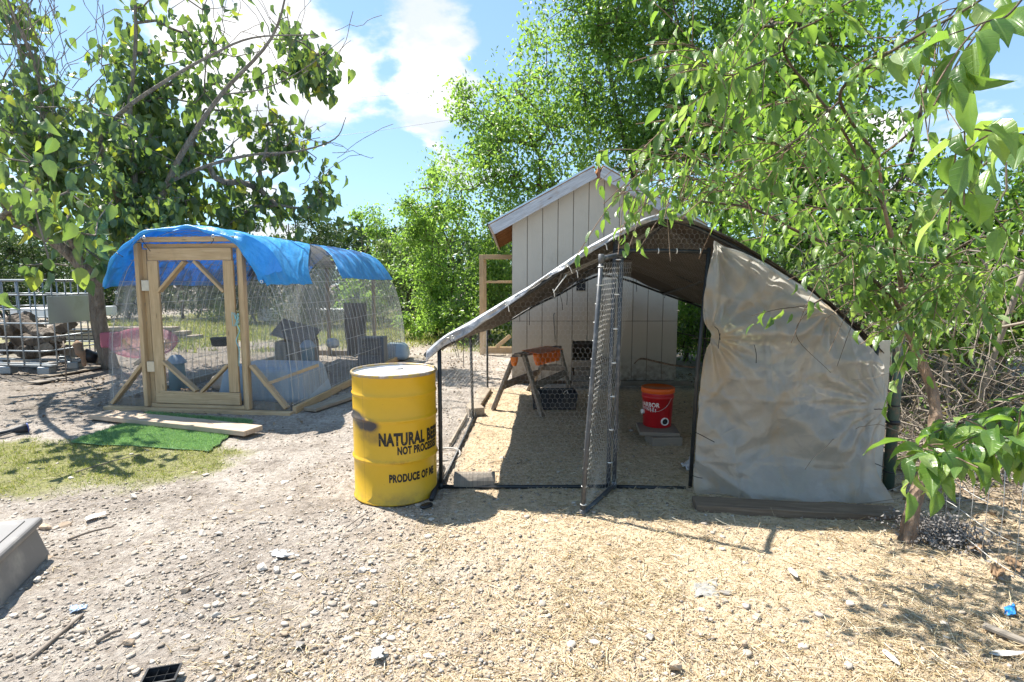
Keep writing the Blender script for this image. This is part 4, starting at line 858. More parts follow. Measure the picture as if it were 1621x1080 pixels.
    fl = grid('front_flap', lambda a, b_: flap(a*.52, b_), 200, 10, silver, tp); solid(fl, .0015)
    fl = grid('front_flap', lambda a, b_: flap(.52+a*.48, b_), 150, 8, lining, tp); solid(fl, .0015)
    def lip(a, b_):  # left hem curling down
        p = roof_pt(a*0, a).copy(); p[..., 2] += .01-.05*b_*(1-.4*a)+.01*np.sin(a*22)*b_; p[..., 0] += -.03*np.sin(b_*2.6)+.01*np.sin(a*17+1)*b_; return p
    fl = grid('side_hem', lip, 80, 8, silver, tp); solid(fl, .0015)
    gr = m_plain('nickel grommet', (.6, .58, .52), .3, .1, 8, metal=.9)
    for u, v in ((709, 533), (717, 534), (800, 480), (897, 420)):
        c = P(u, v, 3.815); t_ = np.linspace(0, 2*math.pi, 14); tube('grommet', [c+np.array([math.cos(q), 0, math.sin(q)])*.011 for q in t_], .0035, gr, tp, 6)
    def tie(p, q, mat=M['black'], rr=.0022): tube('cable_tie', spline([p, (p+q)/2+np.array([random.uniform(-.008, .008), -.005, .01]), q], 4), rr, mat, tp, 5)
    for a, b_ in (((711, 536), (724, 566)), ((718, 538), (727, 570)), ((734, 533), (734, 582))): tie(P(*a, 3.80), P(*b_, 3.80))
    for a, b_ in (((838, 490), (838, 515)), ((886, 465), (891, 491)), ((897, 460), (897, 483)), ((1007, 438), (1008, 462)), ((1057, 459), (1052, 472)), ((824, 493), (823, 510))): tie(P(*a, 7.55), P(*b_, 7.55), rr=.004)
    for a, b_ in (((800, 477), (806, 494)), ((876, 463), (897, 435)), ((875, 458), (878, 470)), ((897, 419), (906, 433)), ((912, 428), (915, 440)), ((957, 386), (961, 396)), ((975, 362), (975, 380))): tie(P(*a, 3.80), P(*b_, 3.81), M['white_plastic'], .0026)
    sc = thing('wood_scrap', P(984, 370, 3.95), 'orange wood chip wedged under the tarp edge above the gate', 'wood scrap'); beam('chip', P(977, 372, 3.9), P(992, 366, 3.93), .02, .03, M['pine'], sc)
build_run()

# clear plastic sheet hung over the right front bay
def build_plastic():
    Lf = np.array([P(u, v, 3.80) for u, v in ((1128, 382), (1117, 450), (1114, 505), (1125, 531), (1112, 570), (1104, 640), (1099, 720), (1094, 786))]); Rt = np.array([P(u, v, Y) for u, v, Y in ((1128, 382, 3.8), (1212, 418, 3.8), (1312, 487, 3.8), (1388, 565, 3.76), (1398, 620, 3.74), (1390, 690, 3.70), (1382, 740, 3.66), (1405, 792, 3.58))])
    Lc = resample(spline(Lf, 6), 120); Rc = resample(spline(Rt, 6), 120)
    Pinch = [(P(1125, 531, 3.8), .35)]
    def f(a, b_):  # a down, b across
        k = np.arange(120); L_ = np.stack([np.interp(a**1.0*119, k, Lc[:, q]) for q in range(3)], -1); R_ = np.stack([np.interp(a*119, k, Rc[:, q]) for q in range(3)], -1)
        p = L_*(1-b_[..., None])+R_*b_[..., None]; x, z = p[..., 0], p[..., 2]
        d = .0
        d = d+.028*np.sin(9*(x*.8+z*.9)+3*fbm(x, z, 1.6, 3, 71))*sst(0, .15, b_)*sst(1, .9, b_)
        rdg = 1-np.abs(2*fbm(x+z*.55, z, 1.7, 3, 13)-1)*3.2; d = d+.032*np.clip(rdg, 0, 1)**1.5
        rdg = 1-np.abs(2*fbm(x*.5-z, z*.4, 3.1, 3, 29)-1)*3.5; d = d+.009*np.clip(rdg, 0, 1)**2; top_ = sst(1.0, 1.35, z); d = d+.02*top_*np.sin(x*34+z*3+2*fbm(x, z, 2, 2, 9))*np.exp(-(x-1.35)*2.2)
        rv = 1-np.abs(2*fbm(x*2.1+z*.3, z*.45, 1.6, 2, 47)-1)*4; d = d+.022*np.clip(rv, 0, 1)**1.3*sst(0, .1, b_)*sst(1, .92, b_); rv = 1-np.abs(2*fbm(x*1.2-z*.8, z*.6+x*.3, 2.4, 2, 83)-1)*6; d = d+.010*np.clip(rv, 0, 1)
        # gathers fanning from the tie points
        for (q, s_, am) in ((P(1122, 531, 3.8), 17, .022), (P(1130, 384, 3.8), 13, .03), (P(1392, 640, 3.75), 19, .018), (P(1312, 490, 3.8), 15, .02)):
            dx = x-q[0]; dz = z-q[2]; rr = np.hypot(dx, dz); an = np.arctan2(dz, dx); d = d+am*np.sin(an*s_+2*fbm(dx, dz, 2, 2, 3))*np.exp(-rr*2.6)*np.minimum(1, rr*7)
        fold = lambda zz, wd: np.exp(-((z-zz)/wd)**2)
        d = d+.006*fold(.68, .012)+.006*fold(1.13, .012)+.006*fold(.25, .012)
        d = d+.07*fold(1.16, .06)*sst(.0, .1, b_)*sst(.9, .4, b_)*(.4+fbm(x, z, 3, 2, 5))
        p = p.copy(); p[..., 1] -= d; p[..., 1] -= .05*sst(.85, 1, a)
        p[..., 2] += .02*np.sin(x*9+1)*sst(.9, 1, a)*(1-b_)*0+(.012*np.sin(x*13))*sst(.93, 1, a); p[..., 2] = np.maximum(p[..., 2], .012)
        return p
    n_ = NB('cloudy plastic film'); w1 = n_.noise(1.7, 5, .6, dist=.6); w2 = n_.noise(14, 6, .65); cz = n_.math('ABSOLUTE', n_.math('SUBTRACT', n_.noise(2.6, 3, .5, dist=1.2), .5)); cz2 = n_.math('ABSOLUTE', n_.math('SUBTRACT', n_.noise(7, 4, .55, dist=.8), .5)); nr = n_.bump(n_.math('ADD', n_.rng(cz, 0, .06, 1, 0), n_.math('ADD', n_.math('MULTIPLY', n_.rng(cz2, 0, .08, 1, 0), .5), n_.noise(12, 5))), .30, .008)
    col = n_.mix(n_.rng(w2, .3, .7), (.40, .395, .375), (.55, .545, .52)); col = n_.mix(n_.rng(w1, .52, .60, 0, .45), col, (.60, .44, .25))
    s = n_.mixs(.50, n_.pbr(col, .30, nrm=nr, spec=1., Coat_Weight=1., Coat_Roughness=.07, Coat_Normal=nr), n_.trl(n_.mix(n_.rng(w1, .50, .66), (.80, .78, .72), (.92, .70, .44)), nr)); s = n_.mixs(.20, s, n_.transp((.95, .94, .9)))
    film = n_.done(s)
    o = grid('plastic_sheet', f, 150, 170, film, None); props(o, 'cloudy wrinkled clear plastic sheet tied across the right bay of the chicken run', 'plastic sheet')
    st = thing('sheet_ties', P(1100, 690, 3.76), 'loose black cable ties fastening the plastic sheet to the pipes', 'cable ties')
    for pts in (((1100, 684), (1112, 690), (1131, 700)), ((1131, 517), (1137, 523), (1140, 538)), ((1140, 528), (1138, 542), (1137, 552)), ((1194, 546), (1197, 560), (1197, 575)), ((1384, 648), (1396, 648), (1408, 651)), ((1369, 731), (1385, 734), (1402, 741)), ((1094, 752), (1105, 756), (1112, 757))):
        tube('cable_tie', spline([P(u, v, 3.66 if v > 600 else 3.68) for u, v in pts], 4), .0028, M['black'], st, 5)
    # front plank, green post, pale board
    pl = beam('ground_plank', (1.20, 3.53, .03), (2.43, 3.36, .032), .17, .05, m_wood('damp brown plank', (.10, .07, .05), (.21, .155, .11), (.33, .26, .195), .9), None, n=8, warp=.003); props(pl, 'long dark brown plank lying along the foot of the plastic sheet', 'plank')
    n_ = NB('rusted green paint'); c_ = n_.mix(n_.rng(n_.noise(8, 6, .7), .5, .65), (.045, .085, .065), (.17, .10, .07)); gp = n_.done(n_.pbr(c_, .6, nrm=n_.bump(n_.noise(30, 4), .3, .004)))
    gpo = thing('green_post', (2.70, 3.86, 0), 'rusty dark green steel post at the right end of the plastic sheet', 'post')
    tube('post', [(2.70, 3.86, 0), (2.70, 3.86, 1.25)], .037, gp, gpo, 14)
    for z in (.14, .37, .50, .62): lathe('strap', [(.036, -.006), (.040, -.004), (.040, .004), (.036, .006)], (2.70, 3.86, z), M['black'], gpo, 14)
    lathe('clamp', [(.036, -.016), (.046, -.012), (.046, .012), (.036, .016)], (2.70, 3.86, .5), M['black'], gpo, 14)
    bd = beam('pale_board', (2.58, 3.86, .02), (2.59, 3.87, 1.08), .13, .012, m_plain('dirty white board', (.5, .48, .43), .8, .15, 4, dirt=(.25, .2, .15), dscale=3), None, up=(0, 1, 0)); props(bd, 'narrow dirty white board standing between the plastic sheet and green post', 'board')
build_plastic()

# ------------------------------------------------------------------ inside the run
def blob(name, c, s, mat, parent=None, seed=0, amp=.25, sub=2, freq=1.3, flat=None):
    import bmesh
    bm = bmesh.new(); bmesh.ops.create_icosphere(bm, subdivisions=sub, radius=1); rg = np.random.default_rng(seed); ph = rg.uniform(0, 6, (4, 3)); V = np.array([v.co[:] for v in bm.verts]); F = [tuple(v.index for v in f.verts) for f in bm.faces]; bm.free()
    d = 0
    if name == 'stone':
        bm = bmesh.new(); q_ = rg.normal(size=(15, 3)); q_ /= np.linalg.norm(q_, axis=1)[:, None]; q_ *= rg.uniform(.72, 1.08, (15, 1)); [bm.verts.new(p_) for p_ in q_]; r_ = bmesh.ops.convex_hull(bm, input=bm.verts); bmesh.ops.bevel(bm, geom=list(bm.edges), offset=.09, segments=1, affect='EDGES'); bmesh.ops.triangulate(bm, faces=bm.faces); bmesh.ops.subdivide_edges(bm, edges=bm.edges, cuts=1); bm.verts.index_update(); V = np.array([v.co[:] for v in bm.verts])+rg.normal(size=(len(bm.verts), 3))*.018; F = [tuple(v.index for v in f.verts) for f in bm.faces]; bm.free()
        a = rg.uniform(0, 6.3); Rz = np.array([[math.cos(a), -math.sin(a), 0], [math.sin(a), math.cos(a), 0], [0, 0, 1]]); return mesh(name, (V*np.array(s))@Rz.T+np.array(c), F, mat, parent)
    for k in range(4): d = d+np.sin(V@(rg.normal(size=3)*freq*(1+k*.8))+ph[k][0])/(1+k*.7)
    V = V*(1+amp*.35*d)[:, None]; V = np.sign(V)*np.abs(V)**.86
    if flat is not None: V[:, 2] = np.minimum(V[:, 2], flat)
    a = rg.uniform(0, 6.3); Rz = np.array([[math.cos(a), -math.sin(a), 0], [math.sin(a), math.cos(a), 0], [0, 0, 1]]); V = V*np.array(s); 
    V = V@Rz.T+np.array(c); return mesh(name, V, F, mat, parent, smooth=False)
def rbox(name, c, s, mat, parent=None, bev=.01, rot=0, taper=0., seg=3):
    V, F = boxVF((0, 0, 0), s); V[:, :2] *= (1-taper*(V[:, 2:3]/s[2]-.5) if taper else 1); R_ = np.array([[math.cos(rot), -math.sin(rot), 0], [math.sin(rot), math.cos(rot), 0], [0, 0, 1]]); o = mesh(name, V@R_.T+np.array(c), F, mat, parent); bevel(o, bev, seg); return o
def textmesh(txt, size, mat, bold=.0, xs=1.):
    cu = bpy.data.curves.new('lettering', 'FONT'); cu.body = txt; cu.size = size; cu.offset = bold; cu.extrude = 0; cu.resolution_u = 4; cu.space_character = 1.08
    o = bpy.data.objects.new('lettering', cu); COL.objects.link(o); bpy.context.view_layer.update()
    me = bpy.data.meshes.new_from_object(o.evaluated_get(bpy.context.evaluated_depsgraph_get())); V = np.array([v.co[:] for v in me.vertices]); F = [tuple(p.vertices) for p in me.polygons]
    bpy.data.objects.remove(o); bpy.data.curves.remove(cu); bpy.data.meshes.remove(me); V[:, 0] *= xs; return V, F
def wrap_text(name, txt, size, c, rad, ang0, z, mat, parent, bold=.003, xs=.8, slope=0., dr=.0012, rtaper=0.):
    V, F = textmesh(txt, size, mat, bold, xs)
    # split long edges is not needed: letters are small against the radius
    a = ang0+V[:, 0]/rad; zz_ = z+V[:, 1]+slope*V[:, 0]; r_ = rad+dr+rtaper*zz_
    W_ = np.stack([c[0]+r_*np.sin(a), c[1]-r_*np.cos(a), c[2]+zz_], 1); return mesh(name, W_, F, mat, parent)
def build_inside():
    w = M['wood_grey']; s = thing('sawhorse', (.35, 6.8, 0), 'weathered grey wooden sawhorse inside the chicken run', 'sawhorse')
    b0 = np.array([.06, 6.28, .66]); b1 = np.array([.62, 7.35, .63]); beam('top_beam', b0, b1, .09, .04, w, s); ax = (b1-b0)/np.linalg.norm(b1-b0); sd = np.array([.90, -.43, 0])
    q0 = b0+ax*.06-np.array([0, 0, .02]); q1 = b1-ax*.1-np.array([0, 0, .02])
    F_ = [(q0-sd*.06, (-.22, 6.42, 0)), (q0+sd*.06, (.34, 6.05, 0)), (q1+sd*.06, (.78, 7.2, 0)), (q1-sd*.06, (.22, 7.55, 0))]
    for t_, f_ in F_: beam('leg', f_, np.array(t_)+np.array([0, 0, .015]), .036, .075, w, s, up=ax)
    m_ = lambda k, t: np.array(F_[k][0])*(1-t)+np.array(F_[k][1], float)*t
    beam('brace', m_(0, .55)+ax*.04, m_(3, .55)-ax*.02, .02, .09, w, s); beam('brace', m_(1, .5)+ax*.04, m_(2, .5)-ax*.02, .02, .09, w, s); beam('end_brace', m_(2, .42)+ax*.04, m_(3, .42)+ax*.04, .02, .09, w, s)
    # orange hanging row of cones
    og = NB('orange plastic'); oc = og.mix(og.noise(9), (.72, .17, .02), (.82, .24, .03)); oran = og.done(og.mixs(.25, og.pbr(oc, .4), og.trl((.9, .3, .04))))
    t = thing('orange_feeder_tray', (.4, 6.75, .5), 'orange plastic tray with a row of tapered cups draped over the sawhorse', 'feeder tray')
    c0 = b0+ax*.30+sd*.06; rimp = [b0+ax*.22-sd*.05, b0+ax*.95-sd*.05, b0+ax*.95+sd*.17, b0+ax*.22+sd*.17]
    V = [p+np.array([0, 0, .028+(-.03 if k > 1 else 0)]) for k, p in enumerate(rimp)]; tr_ = mesh('tray_rim', np.array(V), [(0, 1, 2, 3)], oran, t); solid(tr_, .008)
    for k in range(6): lathe('cup', [(.052, 0), (.045, -.07), (.03, -.135), (.022, -.14)], b0+ax*(.28+k*.115)+sd*.115+np.array([0, 0, .0]), oran, t, 14, axis=(-.12, -.1, 1), capb=False, capt=True)
    lathe('cup', [(.045, 0), (.04, -.06), (.028, -.10), (.02, -.105)], b0+ax*.05-sd*.02+np.array([-.04, -.02, -.02]), oran, t, 14, capt=True)
    # black tub
    tb = thing('black_bin', (.46, 6.48, 0), 'low black plastic bin standing just behind the sawhorse legs', 'bin'); bl = m_plain('blue-black plastic', (.02, .024, .032), .35, .3, 20, dirt=(.1, .09, .08), dscale=5)
    V = []; wx, wy, hh = .27, .17, .20
    for (sx, z) in ((.92, 0), (1, hh), (.95, hh), (.87, .01)): V += [(.50+wx*sx*a, 6.55+wy*sx*b_, z) for a, b_ in ((-1, -1), (1, -1), (1, 1), (-1, 1))]
    F = [(3, 2, 1, 0)]+[(i*4+k, i*4+(k+1) % 4, i*4+4+(k+1) % 4, i*4+4+k) for i in range(3) for k in range(4)]+[(12, 13, 14, 15)]; bevel(mesh('bin_body', np.array(V), F, bl, tb), .012, 3)
    tube('handle', spline([(.28, 6.36, .2), (.27, 6.35, .22), (.30, 6.35, .235), (.32, 6.36, .2)], 4), .004, M['wire'], tb, 6); tube('handle', spline([(.6, 6.36, .2), (.61, 6.35, .225), (.64, 6.35, .235), (.65, 6.36, .2)], 4), .004, M['wire'], tb, 6)
    # bucket on a block
    ts = m_plain('thin pale stone', (.25, .21, .17), .9, .2, 10, bump=.4)
    cb = thing('stone_block', (1.40, 5.2, 0), 'two stacked flat brown blocks under the red bucket', 'block'); bx = rbox('block', (1.40, 5.02, .045), (.28, .22, .085), ts, cb, .008, .1); rbox('block', (1.37, 5.13, .106), (.36, .36, .034), ts, cb, .006, -.12)
    bc = np.array([1.39, 5.22, .125]); bk = thing('red_bucket', bc, 'red plastic bucket with an orange lid and a round feeding port', 'bucket'); n_ = NB('red plastic'); c_ = n_.mix(n_.noise(4, 5), (.42, .01, .018), (.52, .018, .022)); red = n_.done(n_.pbr(c_, .35, nrm=n_.bump(n_.noise(40, 3), .05, .002)))
    orl = m_plain('orange lid plastic', (.72, .12, .015), .4, .12, 7)
    lathe('bucket_body', [(.001, 0), (.125, 0), (.13, .006), (.143, .27), (.150, .272), (.151, .30), (.146, .302), (.147, .335)], bc, red, bk, 40, capb=True)
    lathe('lid', [(.148, .325), (.156, .327), (.157, .368), (.150, .375), (.140, .367), (.001, .365)], bc, orl, bk, 40, capt=True)
    wt = m_plain('white print', (.75, .7, .68), .5, .05, 9)
    for (tx, sz, z, a_) in (('HARBOR', .046, .20, -1.62), ('FREIGHT', .046, .152, -1.74), ('POWERED', .024, .122, -1.36), ('PULLED', .024, .098, -1.26)): wrap_text('lettering', tx, sz*1.25, bc, .1265, a_, z, wt, bk, .0018, .78, rtaper=.06)
    pc = bc+np.array([.035, -.128, .065]); lathe('feed_port', [(.02, 0), (.036, 0), (.038, .02), (.034, .03), (.028, .03), (.026, .0)], pc+np.array([0, .015, 0]), M['white_plastic'], bk, 22, axis=(.15, -1, .0))
    lathe('port_hole', [(.001, .02), (.027, .02)], pc+np.array([0, .015, 0]), M['black'], bk, 22, axis=(.15, -1, 0))
    lathe('feed_port', [(.012, 0), (.022, 0), (.023, .03), (.018, .032)], bc+np.array([-.128, -.02, .14]), M['white_plastic'], bk, 16, axis=(-1, -.1, 0), capt=True)
    tube('bail_handle', spline([bc+np.array([.10, -.115, .285]), bc+np.array([.04, -.155, .21]), bc+np.array([-.05, -.15, .165]), bc+np.array([-.142, -.05, .19])], 6), .002, M['wire'], bk, 5)
    # log on the rail, bricks and boards on the left, diagonal stick
    lg = thing('split_log', (-.27, 3.92, 0), 'short grey split log lying on the front rail of the run', 'log'); n = 9; V = []; F = []; rad = .085
    for i, x in enumerate((-.42, -.30, -.16, -.125)):
        for k in range(n): a = math.pi*k/(n-1); V.append((x, 3.93-.085*math.cos(a)*(.9+.1*math.sin(i*2)), .025+rad*math.sin(a)**.7*(1+.06*math.sin(k*2+i))))
    for i in range(3):
        for k in range(n): F.append((i*n+k, i*n+(k+1) % n, (i+1)*n+(k+1) % n, (i+1)*n+k))
    F += [tuple(range(n))[::-1], tuple(range(3*n, 4*n))]; bevel(mesh('log', np.array(V), F, M['wood_grey'], lg, uv=np.array(V)[:, [1, 0]]*1.), .004)
    for nm, lb, a, b_, w_, h_ in (('short_board', 'short thick board end lying by the second run post', (-.50, 6.15, .045), (-.33, 6.2, .045), .17, .09), ('edging_board', 'flat board edging the run beyond the short block', (-.46, 6.35, .03), (-.36, 7.5, .03), .16, .05), ('edging_board', 'thin grey strip edging the left side of the run', (-.56, 4.9, .02), (-.50, 6.05, .02), .02, .05)):
        props(beam(nm, a, b_, w_, h_, M['wood_plank'], None), lb, 'board')
    o = tube('hooked_stick', spline([P(1004, 576, 6.9), P(1015, 568, 6.9), P(1040, 573, 6.9), P(1070, 579, 6.8), P(1110, 582, 6.7), P(1160, 584, 6.6)], 5), [.006]*5+[.012]*21, M['bark_r'], None, 7); props(o, 'crooked brown stick reaching across from behind the plastic sheet', 'stick')
    o = beam('grey_board', (.85, 7.78, .06), (2.55, 7.85, .05), .05, .07, M['wood_grey'], None); props(o, 'long grey board on the ground along the foot of the shed', 'board')
build_inside()

# ------------------------------------------------------------------ drum
def build_drum():
    c = np.array([-.825, 3.85, 0.]); r = .287; dr = thing('yellow_drum', c, 'dented yellow steel drum with black lettering and a scorched black smear', 'drum')
    n_ = NB('yellow drum paint'); sp = n_.N.new('ShaderNodeSeparateXYZ'); n_.L.new(n_.tc(), sp.inputs[0]); X, Y_, Z = sp.outputs
    base = n_.mix(n_.noise(3, 4), (.56, .325, .010), (.66, .40, .014)); sc = n_.noise(9, 7, .7)
    def spot(x, z, sx, sz, k=1.):
        a = n_.math('DIVIDE', n_.math('SUBTRACT', X, x), sx); b_ = n_.math('DIVIDE', n_.math('SUBTRACT', Z, z), sz); d = n_.math('ADD', n_.math('MULTIPLY', a, a), n_.math('MULTIPLY', b_, b_)); return n_.math('MULTIPLY', n_.math('EXPONENT', n_.math('MULTIPLY', d, -1.)), k)
    sm = n_.math('ADD', spot(-.25, .595, .085, .032, 1.4), spot(-.13, .545, .07, .035, 1.5)); sm = n_.math('ADD', sm, spot(-.10, .46, .1, .05, .55)); sm = n_.math('ADD', sm, spot(-.2, .55, .07, .04, .8)); sm = n_.math('MULTIPLY', sm, n_.math('LESS_THAN', Y_, .02))
    sm = n_.math('MULTIPLY', sm, n_.rng(n_.noise(12, 5, .6), .25, .6, .45, 1.25)); base = n_.mix(n_.rng(sm, .18, .95), base, (.035, .037, .045))
    rust = n_.rng(n_.noise(22, 7, .75, stretch=(1, 1, 2.4)), .66, .71); base = n_.mix(rust, base, (.17, .06, .025))
    ribs = n_.math('MINIMUM', n_.math('ABSOLUTE', n_.math('SUBTRACT', Z, .295)), n_.math('ABSOLUTE', n_.math('SUBTRACT', Z, .575))); ribm = n_.math('MULTIPLY', n_.rng(ribs, .02, .0), n_.rng(sc, .5, .62)); base = n_.mix(n_.math('MULTIPLY', ribm, .5), base, (.2, .09, .03))
    low = n_.math('MULTIPLY', n_.rng(Z, .10, .0), n_.rng(sc, .42, .62)); base = n_.mix(n_.math('MULTIPLY', low, .75), base, (.22, .13, .05)); base = n_.mix(n_.rng(n_.noise(3.3, 6, .7), .55, .8, 0, .28), base, (.36, .22, .03))
    seam = n_.math('LESS_THAN', n_.math('ABSOLUTE', n_.math('SUBTRACT', X, -.162)), .0012); base = n_.mix(n_.math('MULTIPLY', seam, .5), base, (.25, .13, .01))
    yel = n_.done(n_.pbr(base, n_.rng(sc, .3, .7, .28, .5), nrm=n_.bump(n_.noise(5, 4), .12, .02), spec=.5))
    def rib(z0, w=.022, h=.010): return [(r, z0-w), (r+h*.35, z0-w*.55), (r+h*.9, z0-w*.2), (r+h, z0), (r+h*.9, z0+w*.2), (r+h*.35, z0+w*.55), (r, z0+w)]
    pf = [(.01, .012), (r-.006, .012), (r+.001, .0), (r+.008, .003), (r+.008, .012), (r, .018)]+rib(.295)+rib(.575)+rib(.735, .018, .006)+[(r, .855), (r+.006, .862)]
    o = lathe('drum_shell', pf, c, yel, dr, 96); Vd = np.array([v.co[:] for v in o.data.vertices]); an = np.arctan2(Vd[:, 0], -Vd[:, 1]); rr_ = np.hypot(Vd[:, 0], Vd[:, 1]); q_ = (fbm(an*1.6+9, Vd[:, 2]*3, 1, 3, 6)-.5)*.007*(Vd[:, 2] > .03)*(Vd[:, 2] < .84)
    for (a0, z0, sa, sz, dp) in ((-.9, .16, .25, .06, .008), (-.75, .68, .2, .05, .006), (.2, .8, .3, .03, .004), (-.5, .36, .2, .07, .005)): q_ = q_-dp*np.exp(-((an-a0)/sa)**2-((Vd[:, 2]-z0)/sz)**2)
    q_ = np.minimum(q_, .0008); f_ = ((rr_+q_)/np.maximum(rr_, 1e-6))[:, None]; Vd[:, :2] *= f_; o.data.vertices.foreach_set('co', Vd.astype(np.float32).ravel())
    rim = NB('worn rim'); rc = rim.ramp(rim.noise(20, 6, .7), ((.35, (.45, .32, .05)), (.55, (.30, .24, .2)), (.7, (.6, .56, .5)))); rm = rim.done(rim.pbr(rc, .45, .3))
    lathe('chime', [(r+.006, .860), (r+.010, .866), (r+.010, .878), (r+.004, .884), (r-.004, .880), (r-.006, .868)], c, rm, dr, 96)
    ld = NB('weathered lid'); lc = ld.mix(ld.rng(ld.noise(4, 6, .65), .35, .6), (.44, .40, .36), (.74, .72, .70)); lc = ld.mix(ld.rng(ld.noise(9, 7, .7), .56, .7), lc, (.30, .17, .10)); gx = ld.N.new('ShaderNodeVectorMath'); gx.operation = 'LENGTH'
    lm = ld.done(ld.pbr(lc, ld.rng(ld.noise(5), .3, .7, .25, .6), .25, nrm=ld.bump(ld.noise(12, 4), .2, .005)))
    lathe('drum_lid', [(r-.004, .872), (r-.010, .862), (r-.02, .856), (r-.03, .860), (.15, .862), (.001, .863)], c, lm, dr, 96)
    bg_ = blob('bung', c+np.array([.0, .13, .868]), (.042, .036, .013), m_plain('pale bung cap', (.62, .6, .56), .6, .15, 20), dr, 3, .15, 3)
    ink = m_plain('black stencil paint', (.012, .012, .013), .5, .3, 30, dirt=(.22, .15, .02), dscale=45, dlo=.6, dhi=.66)
    sc_ = RNG
    for (tx, sz, z, a_) in (('NATURAL BEES', .112, .415, -.185), ('NOT PROCESSED', .070, .352, .24), ('PRODUCE OF ME', .072, .165, .04)): wrap_text('lettering', tx, sz, c, r, a_, z, ink, dr, .0062 if sz > .1 else .004, .60)
build_drum()

# ------------------------------------------------------------------ hoop coop
CO = np.array([-3.62, 6.30, 0.]); CW = np.array([1.13, -.15, 0.]); CD = np.array([.066, 1., 0.])
def cp(s, t, z=0.): return CO+CW*s+CD*t+np.array([0, 0, z])
def prof(a):
    """a 0..1 left base to right base -> (s, z)"""
    a = np.asarray(a, float); th = math.pi*(1-a); c_, s_ = np.cos(th), np.sin(th); e = 2/2.5
    return np.sign(c_)*np.abs(c_)**e, 2.07*np.abs(s_)**e
_a = np.linspace(0, 1, 4001); _s, _z = prof(_a); _L = np.concatenate([[0], np.cumsum(np.hypot(np.diff(_s*1.14), np.diff(_z)))]); ARC = _L[-1]
def arc(l):
    """l 0..1 by arc length"""
    a = np.interp(np.asarray(l, float)*ARC, _L, _a); return prof(a)
def coop_pt(l, t, dz=0., k=1.):
    s, z = arc(l); s = np.asarray(s)*k; t = np.asarray(t, float); z = np.asarray(z)*k+dz
    return CO+CW*s[..., None]+CD*t[..., None]+np.stack([0*z, 0*z, z], -1)
def build_coop():
    pn = M['pine']; co = thing('hoop_coop', CO, 'wood framed hoop coop of bent wire panels and netting with a braced lumber door', 'coop'); TL = 5.0
    up = (0, 1, 0)
    # door frame (outer) and base
    f0, f1 = -.555, .555; fz = 1.93
    for s in (f0, f1): beam('frame_post', cp(s, 0, .05), cp(s, 0, fz), .075, .05, pn, co, up=CW); beam('inner_post', cp(s*(.93), .05, .05), cp(s*.93, .05, fz-.07), .05, .07, pn, co, up=CW)
    beam('door_header', cp(f0-.03, -.005, fz+.035), cp(f1+.03, -.005, fz+.035), .075, .055, pn, co); beam('header_back', cp(f0+.04, .05, fz-.035), cp(f1-.04, .05, fz-.035), .04, .05, pn, co)
    beam('base_board', cp(-1.02, -.03, .02), cp(1.02, -.03, .02), .09, .045, pn, co, n=6, warp=.002); beam('threshold', cp(f0+.04, .02, .065), cp(f1-.04, .02, .065), .06, .04, pn, co)
    # braces from the corners of the base to the frame
    beam('brace', cp(-.97, .03, .07), cp(f0-.035, .03, .55), .035, .10, pn, co, up=up); beam('brace', cp(.95, .03, .07), cp(f1+.035, .03, .55), .035, .10, pn, co, up=up)
    beam('prop_stick', cp(.72, -.0, .33), cp(1.17, .35, .52), .03, .035, pn, co); beam('brace_block', cp(f0-.16, .06, .53), cp(f0-.03, .07, .62), .06, .04, M['pine_pale'], co)
    # door leaf
    d = beam('door', cp(f0+.11, .0, 1.80), cp(f1-.10, .0, 1.80), .035, .135, pn, co)
    wdz = .115
    beam('door_stile', cp(f0+.155, .002, .20), cp(f0+.155, .002, 1.73), wdz, .035, pn, d, up=up); beam('door_stile', cp(f1-.145, .002, .24), cp(f1-.145, .002, 1.73), wdz, .035, pn, d, up=up); beam('door_rail', cp(f0+.10, -.001, .165), cp(f1-.085, -.001, .165), .035, .14, pn, d)
    for (a, b_) in (((f0+.20, 1.38), (f0+.50, 1.72)), ((f1-.20, 1.38), (f1-.50, 1.72)), ((f0+.20, .58), (f0+.55, .24)), ((f1-.20, .56), (f1-.50, .24))): beam('door_brace', cp(a[0], .012, a[1]), cp(b_[0], .012, b_[1]), .03, .09, pn, d, up=up)
    hg = m_plain('zinc hinge', (.5, .46, .38), .4, .2, 20, metal=.7)
    for z in (.52, 1.45): beam('hinge', cp(f0+.075, -.028, z-.06), cp(f0+.075, -.028, z+.06), .085, .006, hg, d, up=up, bev=.001)
    rp = m_plain('pale blue twine', (.30, .55, .58), .8, .2, 30)
    tube('twine', spline([cp(f1-.09, -.03, 1.08), cp(f1-.04, -.05, 1.14), cp(f1-.06, -.05, 1.02), cp(f1-.035, -.05, .95), cp(f1-.075, -.05, .84), cp(f1-.05, -.05, .74), cp(f1-.06, -.05, .55)], 5), .006, rp, d, 5)
    for q in range(4): tube('twine', spline([cp(f1-.06, -.045, 1.06), cp(f1-.06+random.uniform(-.06, .06), -.06, 1.06+random.uniform(-.09, .1)), cp(f1-.06+random.uniform(-.05, .05), -.05, 1.0)], 4), .004, rp, d, 5)
    # side rails, rear frame, inner posts
    for s in (-1.02, 1.02): beam('base_rail', cp(s, .03, .045), cp(s, TL, .045), .045, .09, M['wood_plank'] if s < 0 else pn, co, n=6, warp=.004)
    beam('rear_board', cp(-1, TL, .05), cp(1, TL, .05), .04, .10, M['wood_plank'], co)
    for s in (-.40, .45): beam('rear_post', cp(s, TL-.03, 0), cp(s, TL-.03, 1.9), .085, .045, M['wood_plank'], co, up=CW)
